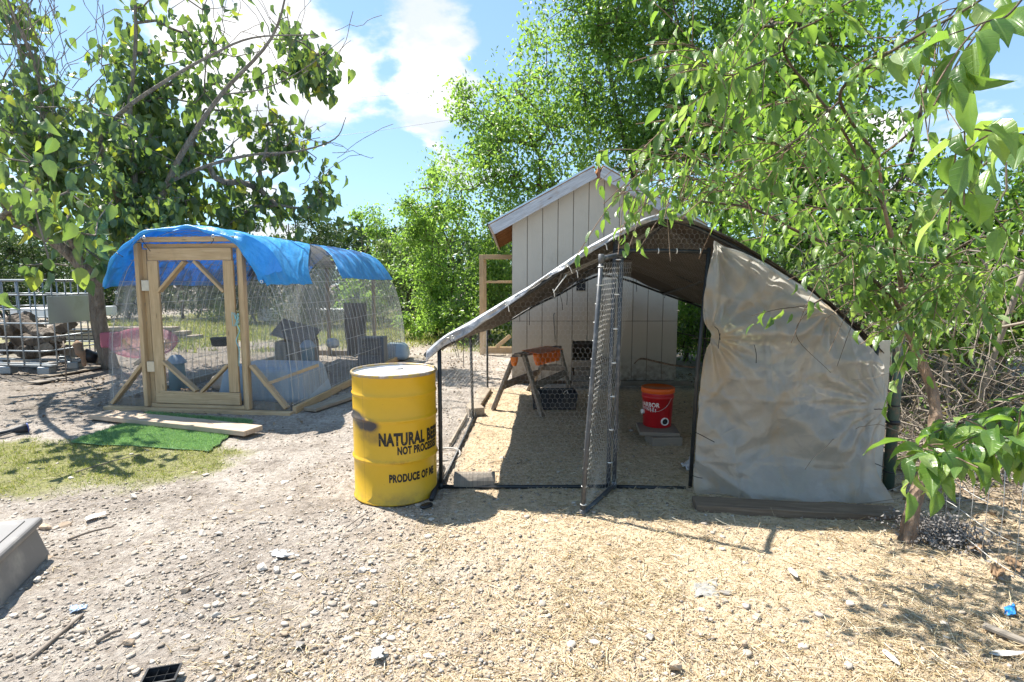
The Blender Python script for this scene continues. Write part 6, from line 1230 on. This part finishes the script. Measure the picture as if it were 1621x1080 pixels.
# ------------------------------------------------------------------ things on the open ground
def litter():
    gl = m_plain('grey step plastic', (.20, .19, .185), .5, .12, 6, dirt=(.38, .35, .31), dscale=5)
    b = thing('grey_step_box', (-2.8, 2.55, 0), 'sun-faded grey plastic step box at the left edge of the yard', 'step box'); c = np.array([-2.82, 2.48, -.02]); rot = .36
    def rb(nm, dx, dy, z, s, bev=.012, tp=0., mt=gl): 
        cc, ss = math.cos(rot), math.sin(rot); return rbox(nm, c+np.array([dx*cc-dy*ss, dx*ss+dy*cc, z]), s, mt, b, bev, rot, tp, 3)
    rb('box_body', 0, 0, .12, (.78, .50, .2), .02, .12); rb('foot_flange', 0, 0, .035, (.84, .61, .05), .018); rb('top_lid', 0, 0, .222, (.82, .59, .045), .018); rb('lid_panel', 0, 0, .247, (.7, .48, .006), .003)
    for dx in (-.25, 0, .25): rb('side_slot', dx, -.278, .13, (.10, .02, .07), .006, 0, M['black'])
    for dy in (-.12, .14): rb('side_slot', .375, dy, .12, (.035, .08, .07), .006, 0, M['black'])
    # seedling tray
    t = thing('seedling_tray', G(256, 1072), 'small black plastic seedling tray with six cells at the bottom edge', 'tray'); c = G(256, 1083); rt = .28; cc, ss = math.cos(rt), math.sin(rt)
    W_, D_, hh = .105, .085, .04; pos = lambda x, y, z: c+np.array([x*cc-y*ss, x*ss+y*cc, z])
    V = []; F = []
    for (sx, z) in ((.86, .0), (1.0, hh), (1.12, hh), (1.12, hh-.004)): V += [pos(W_/2*sx*a, D_/2*sx*b_, z) for a, b_ in ((-1, -1), (1, -1), (1, 1), (-1, 1))]
    for i in range(3): F += [(i*4+k, i*4+(k+1) % 4, i*4+4+(k+1) % 4, i*4+4+k) for k in range(4)]
    o = mesh('tray_rim', np.array(V), F, M['black'], t); solid(o, .0015)
    for i in range(3):
        for j in range(2):
            x0 = (-.5+i/3)*W_*.98; x1 = x0+W_*.98/3; y0 = (-.5+j/2)*D_*.98; y1 = y0+D_*.98/2; k = .22; V = [pos(x, y, hh-.004) for x, y in ((x0, y0), (x1, y0), (x1, y1), (x0, y1))]+[pos(x, y, .006) for x, y in ((x0+(x1-x0)*k, y0+(y1-y0)*k), (x1-(x1-x0)*k, y0+(y1-y0)*k), (x1-(x1-x0)*k, y1-(y1-y0)*k), (x0+(x1-x0)*k, y1-(y1-y0)*k))]
            o = mesh('cell', np.array(V), [(0, 1, 5, 4), (1, 2, 6, 5), (2, 3, 7, 6), (3, 0, 4, 7), (4, 5, 6, 7)], M['black'], t); solid(o, .001)
    # tool handle
    h = thing('tool_handle', G(20, 690), 'black rubber grip of a tool lying on the dirt at the far left', 'tool'); p0, p1 = G(-30, 697)+np.array([0, 0, .03]), G(43, 685)+np.array([0, 0, .05]); bp = m_plain('black rubber', (.03, .032, .04), .55, .3, 20)
    tube('grip', [p0*(1-s)+p1*s for s in (0, .35, .55, .7, .85, 1)], [.018, .018, .02, .026, .042, .045], bp, h, 12); tube('collar', [p1*1.0, p1+(p1-p0)*.03], .047, m_plain('blue collar', (.05, .08, .28), .5, .1, 5), h, 12); tube('trigger_bar', spline([p0+np.array([0, -.02, -.02]), (p0+p1)/2+np.array([0, -.10, -.02]), p1+np.array([-.02, -.03, -.01])], 4), .007, bp, h, 6)
    # hose hoop, elbow pipe
    hc = G(697, 719, .015); o = tube('hose_loop', [hc+np.array([.17*math.cos(a), .16*math.sin(a), .012*math.sin(a*2)]) for a in np.linspace(0, 6.28, 40)], .009, M['hose'], None, 8); props(o, 'loop of white hose on the ground behind the yellow drum', 'hose')
    o = tube('black_pipe_stub', [G(683, 795)+np.array([0, 0, .02]), G(700, 752)+np.array([0, 0, .05])], [.018, .03], M['black'], None, 10); props(o, 'short black pipe stub beside the front left post of the run', 'pipe')
    o = blob('snake_toy', G(676, 800, .02), (.03, .05, .015), M['black'], None, 3, .3, 2); props(o, 'crumpled black scrap at the foot of the yellow drum', 'scrap'); o.name = 'rubber_scrap'
    # stones, hand placed
    st = [(70, 838, 24, 'tan bean-shaped stone behind the grey step box', 1), (103, 832, 22, 'pale rounded stone right of the bean-shaped one', 1), (215, 788, 18, 'pale stone at the near edge of the grass patch', 0), (74, 886, 26, 'flat tan stone touching the grey step box', 1), (60, 923, 17, 'whitish stone in the shade of the step box', 0),
          (234, 860, 17, 'flat stone at the end of the crusted mud patch', 1), (320, 845, 19, 'smooth oval stone above the row of small pebbles', 0), (346, 846, 14, 'small pale stone beside the smooth oval one', 0), (416, 905, 24, 'large pale stone, left of a touching pair', 0), (438, 907, 20, 'rounded stone, right of a touching pair', 0),
          (293, 940, 20, 'square tan stone at the end of a thin stick', 1), (470, 913, 20, 'white flat stone right of the touching pair', 0), (204, 1023, 20, 'smooth beige stone left of the black tray', 1), (382, 944, 14, 'small brown stone amid the left pebbles', 1), (343, 978, 17, 'two-part grey stone below the centre left', 0), (475, 1022, 20, 'dark dusty stone low in the yard', 2), (360, 1040, 18, 'pale stone right of the black tray', 0),
          (573, 905, 18, 'dark-based white stone left of the straw', 0), (533, 920, 12, 'small grey stone above the pale litter', 2), (547, 820, 9, 'tiny brown stone near the drum shadow', 2), (669, 875, 8, 'tiny dark stone on the pale straw edge', 2), (684, 965, 15, 'tan stone at the straw boundary', 1), (828, 948, 14, 'lone oval pebble mid straw', 1), (1123, 869, 16, 'pinkish stone beyond the gate shadow', 1), (1177, 1027, 22, 'tan block-like stone low on the straw', 1), (1045, 1045, 20, 'egg-like beige pebble at the bottom', 1), (1066, 1062, 34, 'large grey-brown stone at the bottom edge', 1), (1028, 1015, 17, 'white half buried stone above the bottom pebble', 0),
          (450, 1005, 14, 'small angular stone beside the dark dusty stone', 1), (185, 645, 12, 'dusty rock on the shaded dirt left of the coop', 0), (325, 752, 15, 'white flat stone at the right tip of the grass patch', 0), (308, 748, 14, 'rounded stone beside the white flat one by the grass', 1), (450, 760, 22, 'pale flat stone in the middle dirt left of the drum', 0), (415, 830, 24, 'thin grey slate chip lying flat in the dirt', 2), (505, 770, 18, 'small pale slab left of the drum base', 0), (380, 806, 13, 'brown stone left of the grey slate chip', 1), (1150, 940, 26, 'flat grey cardboard-like slab on the straw', 2)]
    mats = [m_plain('pale stone', (.52, .47, .41), .9, .2, 12, bump=.5, dirt=(.33, .27, .21), dscale=16), m_plain('tan stone', (.42, .32, .23), .9, .25, 12, bump=.5, dirt=(.25, .19, .14), dscale=16), m_plain('grey stone', (.24, .22, .20), .9, .25, 12, bump=.5)]
    for i, (u, v, w_, lb, k) in enumerate(st):
        p = G(u, v); r = w_/FPX*math.hypot(p[1], H)/2; fl = .22 if 'flat' in lb or 'slab' in lb or 'chip' in lb else .62
        o = blob('stone', p+np.array([0, 0, float(gz(p[0], p[1]))+r*fl*.45]), (r, r*random.uniform(.6, .85), r*fl), mats[k], None, i*3+1, .30, 2, 1.2); props(o, lb, 'stone', 'stones on the bare yard')
    # sticks and small litter
    for (a, b_, r, lb) in (((40, 1055), (132, 978), .010, 'long bent stick at the lower left beside the white plate piece'), ((107, 858), (180, 838), .008, 'straight dark stick by the grass edge'), ((298, 932), (344, 912), .005, 'thin stick touching the square tan stone'), ((153, 1020), (192, 1004), .009, 'short broken stick left of the black tray'), ((548, 838), (590, 812), .004, 'thin wire-like stick left of the drum base'), ((120, 640+110), (225, 722), .005, 'crooked twig across the grass patch')):
        p, q = G(*a)+np.array([0, 0, .012]), G(*b_)+np.array([0, 0, .018]); o = tube('stick', spline([p, p*.6+q*.4+np.array([.01, .015, .008]), q], 5), np.linspace(r, r*.6, 11), M['twig'], None, 6); props(o, lb, 'stick')
    o = beam('metal_strip', G(1555, 1000)+np.array([0, 0, .03]), G(1640, 1035)+np.array([0, 0, .03]), .035, .02, M['wood_grey'], None); props(o, 'weathered grey lath at the lower right edge', 'lath')
    def scrap(nm, lb, cat, poly, mat, dz=.02, am=.012):
        Q = [G(*p)+np.array([0, 0, dz]) for p in poly]
        def f(a, b_):
            p = (Q[0]*(1-a[..., None])+Q[1]*a[..., None])*(1-b_[..., None])+(Q[3]*(1-a[..., None])+Q[2]*a[..., None])*b_[..., None]; p = p.copy(); s_ = abs(hash(lb[:9])) % 1 if False else 5; p[..., 2] += (fbm(a*4+poly[0][0], b_*4, 1, 3, s_)-.35)*am*2.2; e = np.minimum(np.minimum(a, 1-a), np.minimum(b_, 1-b_)); p[..., :2] += ((fbm(a*5+poly[0][0], b_*5, 1, 2, 8)-.5)*am*3*(e < .1))[..., None]; return p
        o = grid(nm, f, 14, 12, mat, None); solid(o, .002); props(o, lb, cat); return o
    scrap('cloth_scrap', 'crumpled bright blue scrap on the straw at the right edge', 'scrap', ((1588, 968), (1603, 964), (1608, 978), (1592, 984)), m_plain('blue cloth', (.03, .25, .65), .6, .1, 9), .02, .012)
    scrap('cardboard_scrap', 'flat grey half buried cardboard piece on the straw', 'cardboard', ((1098, 928), (1134, 918), (1140, 948), (1100, 946)), m_plain('grey card', (.28, .27, .25), .85, .12, 9), -.001, .012)
    scrap('paper_scrap', 'small white printed card low on the stony dirt', 'paper', ((590, 1034), (607, 1032), (606, 1052), (587, 1050)), m_plain('white card', (.5, .48, .45), .6, .08, 9), .02, .01)
    scrap('plastic_shard', 'blue-grey shard by the long bent stick', 'shard', ((112, 966), (134, 963), (133, 972), (116, 976)), m_plain('blue grey shard', (.28, .36, .47), .3, .1, 9), .02, .01)
    scrap('foil_scrap', 'torn pale strip lying among the left stones', 'scrap', ((425, 880), (440, 876), (470, 886), (440, 888)), m_plain('pale strip', (.40, .39, .38), .5, .1, 9), .02, .01)
    scrap('white_paper', 'torn white paper corner poking out under the plastic sheet edge', 'paper', ((1078, 742), (1096, 728), (1100, 752), (1092, 752)), m_plain('white paper', (.65, .65, .68), .7, .08, 9), .03, .02)
    scrap('metal_plate', 'thin pale flat strip near the step box and grass', 'strip', ((134, 822), (168, 814), (170, 818), (138, 828)), m_plain('pale strip b', (.55, .5, .45), .7, .1, 9), .015, .005)
    dl = m_plain('dry leaf', (.22, .14, .08), .75, .3, 9, bump=.4)
    for k, (lb, poly) in enumerate((('large curled brown dry leaf, upper of two at the right edge', ((1588, 890), (1618, 903), (1614, 918), (1592, 905))), ('large curled brown dry leaf under the fence wires', ((1566, 905), (1592, 914), (1586, 928), (1568, 921))), ('reddish dry leaf nearest the trunk side of the litter', ((1530, 862), (1556, 872), (1552, 888), (1528, 880))))): scrap('dry_leaf', lb, 'leaf', poly, dl, .04, .022)
    fm = m_plain('feather', (.52, .50, .48), .8, .1, 9)
    for k, (a, b_, lb) in enumerate((((1398, 1035), (1424, 1067), 'white feather on the straw at the lower right'), ((1565, 1042), (1621, 1046), 'long white feather at the right edge bottom'), ((1250, 905), (1262, 925), 'small white feather near the gate post shadow'), ((1460, 855), (1480, 870), 'grey feather tuft at the base of the slim trunk'))):
        p, q = G(*a)+np.array([0, 0, .02]), G(*b_)+np.array([0, 0, .035]); d, s_, u_ = frame(q-p); ln = np.linalg.norm(q-p); ts = np.linspace(0, 1, 9); wv = ln*.13*np.sin(ts**.7*math.pi)**.6; V = np.concatenate([p+(q-p)*ts[:, None]+s_*wv[:, None], p+(q-p)*ts[:, None]+u_*.006, p+(q-p)*ts[:, None]-s_*wv[:, None]]); F = [(i, i+1, i+10, i+9) for i in range(8)]+[(i+9, i+10, i+19, i+18) for i in range(8)]
        o = mesh('feather', V, F, fm, None, smooth=True); props(o, lb, 'feather')
    # grey fluff heap by the trunk
    n = 3600; c = G(1490, 862); T = c+RNG.normal(size=(n, 3))*np.array([.11, .09, .035])+np.array([.02, .05, .05]); D = RNG.normal(size=(n, 3)); Nn = RNG.normal(size=(n, 3)); V, F, r = inst(LEAF_S[0], LEAF_S[1], basis(D, Nn)*(.008+.022*RNG.random(n))[:, None, None], T[:])
    o = mesh('feather_heap', V, F, m_plain('grey down', (.22, .205, .195), .9, .3, 20), None, rnd=r); props(o, 'heap of grey feathers and fluff at the foot of the slim trunk', 'feathers', None, 'stuff')
litter()

def scatter():
    cam_xy = np.array([0., 0.])
    def pts(n, r0, r1, filt=None, spread=R(58)):
        u = RNG.random(n); r = r0*(r1/r0)**u; a = RNG.uniform(-spread, spread, n); x = r*np.sin(a); y = r*np.cos(a); return x, y
    boxes = [(-1.13, 3.57, -.52, 4.14)]
    def clear(x, y):
        ok = np.hypot(x+.825, y-3.85) > .30; ok &= ~((np.abs(x+2.82) < .42) & (np.abs(y-2.48) < .40)); return ok
    def colmat(name, stops, rough=.9):
        b = NB(name); c = b.ramp(b.attr('rnd'), stops); c = b.mix(b.rng(b.noise(40, 4), .3, .7, 0, .4), c, (.2, .16, .12)); return b.done(b.pbr(c, rough, spec=.2))
    sm = colmat('straw', ((0, (.28, .19, .08)), (.35, (.58, .45, .25)), (.7, (.74, .62, .42)), (.9, (.80, .73, .56)), (1, (.33, .27, .2))), .6)
    cm = colmat('wood chips', ((0, (.20, .15, .10)), (.2, (.46, .33, .20)), (.7, (.70, .53, .34)), (1, (.80, .70, .54))))
    pm = colmat('gravel', ((0, (.16, .13, .105)), (.25, (.31, .265, .22)), (.75, (.48, .425, .365)), (1, (.68, .62, .54))))
    # straw stalks: thin four-sided blades
    n = 120000; x, y = pts(n, 1.25, 8.5); m = m_straw(x, y); den = np.maximum(m, .10+.10*sst(-3, -.5, x)*(y < 4)); den = np.where((y > 4.2) & (m < .1), .05, den); pile = .35+1.0*sst(.45, .62, fbm(x, y, 1.9, 4, 91)); k = (RNG.random(n) < den*pile) & clear(x, y); x, y = x[k], y[k]; n = len(x)
    ln = (.010+.085*RNG.random(n)**2.6)*(1+.5*sst(.5, 2., x)); a = RNG.uniform(0, 6.28, n); dx, dy = np.cos(a), np.sin(a); tl = RNG.normal(size=n)*.16; z = gz(x, y)+.004+ln*np.abs(tl)*.5+.003*RNG.random(n)
    A = np.stack([x-dx*ln/2, y-dy*ln/2, z-tl*ln/2], 1); B = np.stack([x+dx*ln/2, y+dy*ln/2, z+tl*ln/2], 1); C = (A+B)/2+np.stack([-dy, dx, 0*dx+.3], 1)*(ln*.08*RNG.normal(size=n))[:, None]
    r = .0007+.0016*RNG.random(n)**1.5; V1, F1 = segsVF(A, C, r, r, 3); V2, F2 = segsVF(C, B, r, r*.7, 3); rr = RNG.random(n); o = mesh('straw_litter', np.concatenate([V1, V2]), np.concatenate([F1, F2+len(V1)]), sm, None, rnd=np.concatenate([np.repeat(rr, 6)]*2)); props(o, 'loose straw strewn over the right half of the yard and the run', 'straw', None, 'stuff')
    # chips
    n = 110000; x, y = pts(n, 1.25, 9); m = m_straw(x, y); k = (RNG.random(n) < np.maximum(m, .12)) & clear(x, y); x, y = x[k], y[k]; n = len(x); Bx, Fx = boxVF((0, 0, 0), (1, .55, .18)); Bx = Bx+np.array([[.1, 0, 0], [-.12, .1, 0], [0, 0, 0], [-.1, 0, .04], [0, .1, 0], [0, 0, 0], [.15, 0, 0], [0, -.1, 0]]); S = .003+.010*RNG.random(n)**2.4
    Rr = rand_rot(n); D = RNG.normal(size=(n, 3)); D[:, 2] *= .35; Nn = np.stack([RNG.normal(size=n)*.4, RNG.normal(size=n)*.4, np.ones(n)], 1); V, F, r = inst(Bx[:, [1, 0, 2]], np.array(Fx), basis(D, Nn)*S[:, None, None], np.stack([x, y, gz(x, y)+S*.15+.001], 1)); o = mesh('chip_litter', V, F, cm, None, rnd=r); props(o, 'fine wood chips and crumbs covering the ground', 'wood chips', None, 'stuff')
    # pebbles and clods
    import bmesh
    bm = bmesh.new(); bmesh.ops.create_icosphere(bm, subdivisions=1, radius=.5); Vi = np.array([v.co[:] for v in bm.verts]); Fi = np.array([[v.index for v in f.verts] for f in bm.faces]); bm.free(); Vi = np.array([[1, 0, 0], [0, 1, 0], [-1, 0, 0], [0, -1, 0], [.1, .1, 1], [-.1, 0, -1.]])*.5; Fi = np.array([[0, 1, 4], [1, 2, 4], [2, 3, 4], [3, 0, 4], [1, 0, 5], [2, 1, 5], [3, 2, 5], [0, 3, 5]])
    n = 260000; x, y = pts(n, 1.25, 15); m = m_straw(x, y); g = m_grass(x, y); den = (1-.72*m)*(1-.9*g)*(.25+1.2*sst(.42, .62, fbm(x, y, 1.4, 4, 12))); k = (RNG.random(n) < den) & clear(x, y); x, y = x[k], y[k]; n = len(x)
    S = .002+.026*RNG.random(n)**9+.006*RNG.random(n)**2; Mx = rand_rot(n)*S[:, None, None]; Mx[:, 2] *= .5; t4 = []
    for q in range(4): Vq = Vi*(1+.28*RNG.normal(size=(len(Vi), 1))); t4.append(Vq)
    Vs = []; Fs = []; Rs = []; base = 0; pk = RNG.integers(0, 4, n)
    for q in range(4):
        s_ = pk == q; V, F, r = inst(t4[q], Fi, Mx[s_], np.stack([x, y, gz(x, y)+S*.12], 1)[s_]); Vs.append(V); Fs.append(F+base); Rs.append(r); base += len(V)
    o = mesh('gravel', np.concatenate(Vs), np.concatenate(Fs), pm, None, rnd=np.concatenate(Rs)); props(o, 'pebbles and dirt crumbs scattered over the bare yard', 'gravel', None, 'stuff')
    n = 5200; x, y = pts(n, 1.3, 9); k = (RNG.random(n) < (1-.75*m_straw(x, y))*(1-.8*m_grass(x, y))*(.3+sst(.45, .6, fbm(x, y, 1.6, 3, 66)))) & clear(x, y); x, y = x[k], y[k]; n = len(x); a = np.array([0, 1.1, 2.0, 3.3, 4.1, 5.3]); Vf = np.stack([np.cos(a)*.5, np.sin(a)*.36, 0*a], 1); Vf = np.concatenate([Vf*.85, Vf*1.+[0, 0, .16], Vf*.8+[0, 0, .24]]); Ff = np.array([(i+o_, (i+1) % 6+o_, (i+1) % 6+6+o_, i+6+o_) for o_ in (0, 6) for i in range(6)]+[(12, 13, 14, 15), (12, 15, 16, 17)])
    S = .012+.045*RNG.random(n)**3.5; D = RNG.normal(size=(n, 3)); D[:, 2] *= .12; Nn = RNG.normal(size=(n, 3))*.14; Nn[:, 2] += 1; Mx = basis(D, Nn)*S[:, None, None]; V, F, r = inst(Vf, Ff, Mx, np.stack([x, y, gz(x, y)-.001], 1)); o = mesh('stone_flakes', V, F, pm, None, rnd=r*.6+.4); props(o, 'flat limestone flakes strewn over the bare dirt', 'stone flakes', None, 'stuff')
    # grass blades
    gm = m_leaf('lawn blade', ((0, (.30, .26, .12)), (.35, (.22, .23, .07)), (.7, (.13, .19, .045)), (1, (.40, .35, .2))), (.25, .33, .07), .6, .3, .2)
    n = 70000; x = RNG.uniform(-6.5, -1.5, n); y = RNG.uniform(3.2, 5.6, n); g = m_grass(x, y); k = RNG.random(n) < g*(.35+.9*sst(.35, .6, fbm(x, y, 6, 3, 2))); x, y = x[k], y[k]; n = len(x); D = RNG.normal(size=(n, 3))*.75; D[:, 2] = 1; V, F, r = inst(BLADE[0], BLADE[1], basis(D, RNG.normal(size=(n, 3)))*(.014+.028*RNG.random(n)**1.6)[:, None, None], np.stack([x, y, gz(x, y)-.001], 1))
    o = mesh('short_grass', V, F, gm, None, rnd=r); props(o, 'thin yellow-green grass patch in the left foreground', 'grass', None, 'stuff')
    n = 70000; y = 11.8+RNG.random(n)**1.3*17; x = RNG.uniform(-1.15, .30, n)*(y*.75)+2; g = m_grass(x, y); k = RNG.random(n) < g; x, y = x[k], y[k]; n = len(x); D = RNG.normal(size=(n, 3))*.6; D[:, 2] = 1; V, F, r = inst(BLADE[0]*np.array([1.6, 1, 1]), BLADE[1], basis(D, RNG.normal(size=(n, 3)))*(.05+.10*RNG.random(n))[:, None, None], np.stack([x, y, gz(x, y)-.002], 1))
    o = mesh('field_grass', V, F, gm, None, rnd=r); props(o, 'dry yellow-green grass strip beyond the coop', 'grass', None, 'stuff')
    # dead leaves
    lm = colmat('leaf litter', ((0, (.10, .065, .04)), (.4, (.24, .165, .10)), (.75, (.38, .29, .2)), (1, (.50, .43, .35))))
    n = 26000; x = np.concatenate([RNG.uniform(2.0, 8, n//2), RNG.uniform(-9, 1.5, n//2)]); y = np.concatenate([RNG.uniform(2.2, 9, n//2), RNG.uniform(5.6, 13, n//2)])
    w1 = np.where(x > 1.9, sst(2.1, 3.2, x+(fbm(x, y, 1.2, 3, 77)-.5)*1.0+(y-3.2)*.15), .16+.5*sst(.5, .65, fbm(x, y, 1.1, 3, 7))*(y > 7)); inr = (x > -.5) & (x < 2.6) & (y < 8); k = (RNG.random(n) < w1) & ~inr; x, y = x[k], y[k]; n = len(x)
    D = RNG.normal(size=(n, 3)); D[:, 2] *= .3; Nn = RNG.normal(size=(n, 3))*.5; Nn[:, 2] += 1; V, F, r = inst(LEAF_S[0], LEAF_S[1], basis(D, Nn)*(.02+.05*RNG.random(n))[:, None, None], np.stack([x, y, gz(x, y)+.008+.02*RNG.random(n)], 1)); o = mesh('leaf_litter', V, F, lm, None, rnd=r); props(o, 'dead brown leaves carpeting the ground under the trees', 'leaf litter', None, 'stuff')
scatter()

# overhead lines
for (a, b_, lb) in (((330, 168, 34), (1000, 105, 34), 'upper thin overhead line crossing the clouds'), ((330, 238, 34), (1000, 137, 34), 'lower thin overhead line crossing the clouds')):
    p, q = P(*a), P(*b_); o = tube('overhead_line', [p*(1-t)+q*t+np.array([0, 0, -.35*math.sin(math.pi*t)]) for t in np.linspace(0, 1, 14)], .010, M['wire_dark'], None, 5); props(o, lb, 'power line')
print('objects', len(bpy.data.objects), 'tris', sum(len(m.polygons) for m in bpy.data.meshes))
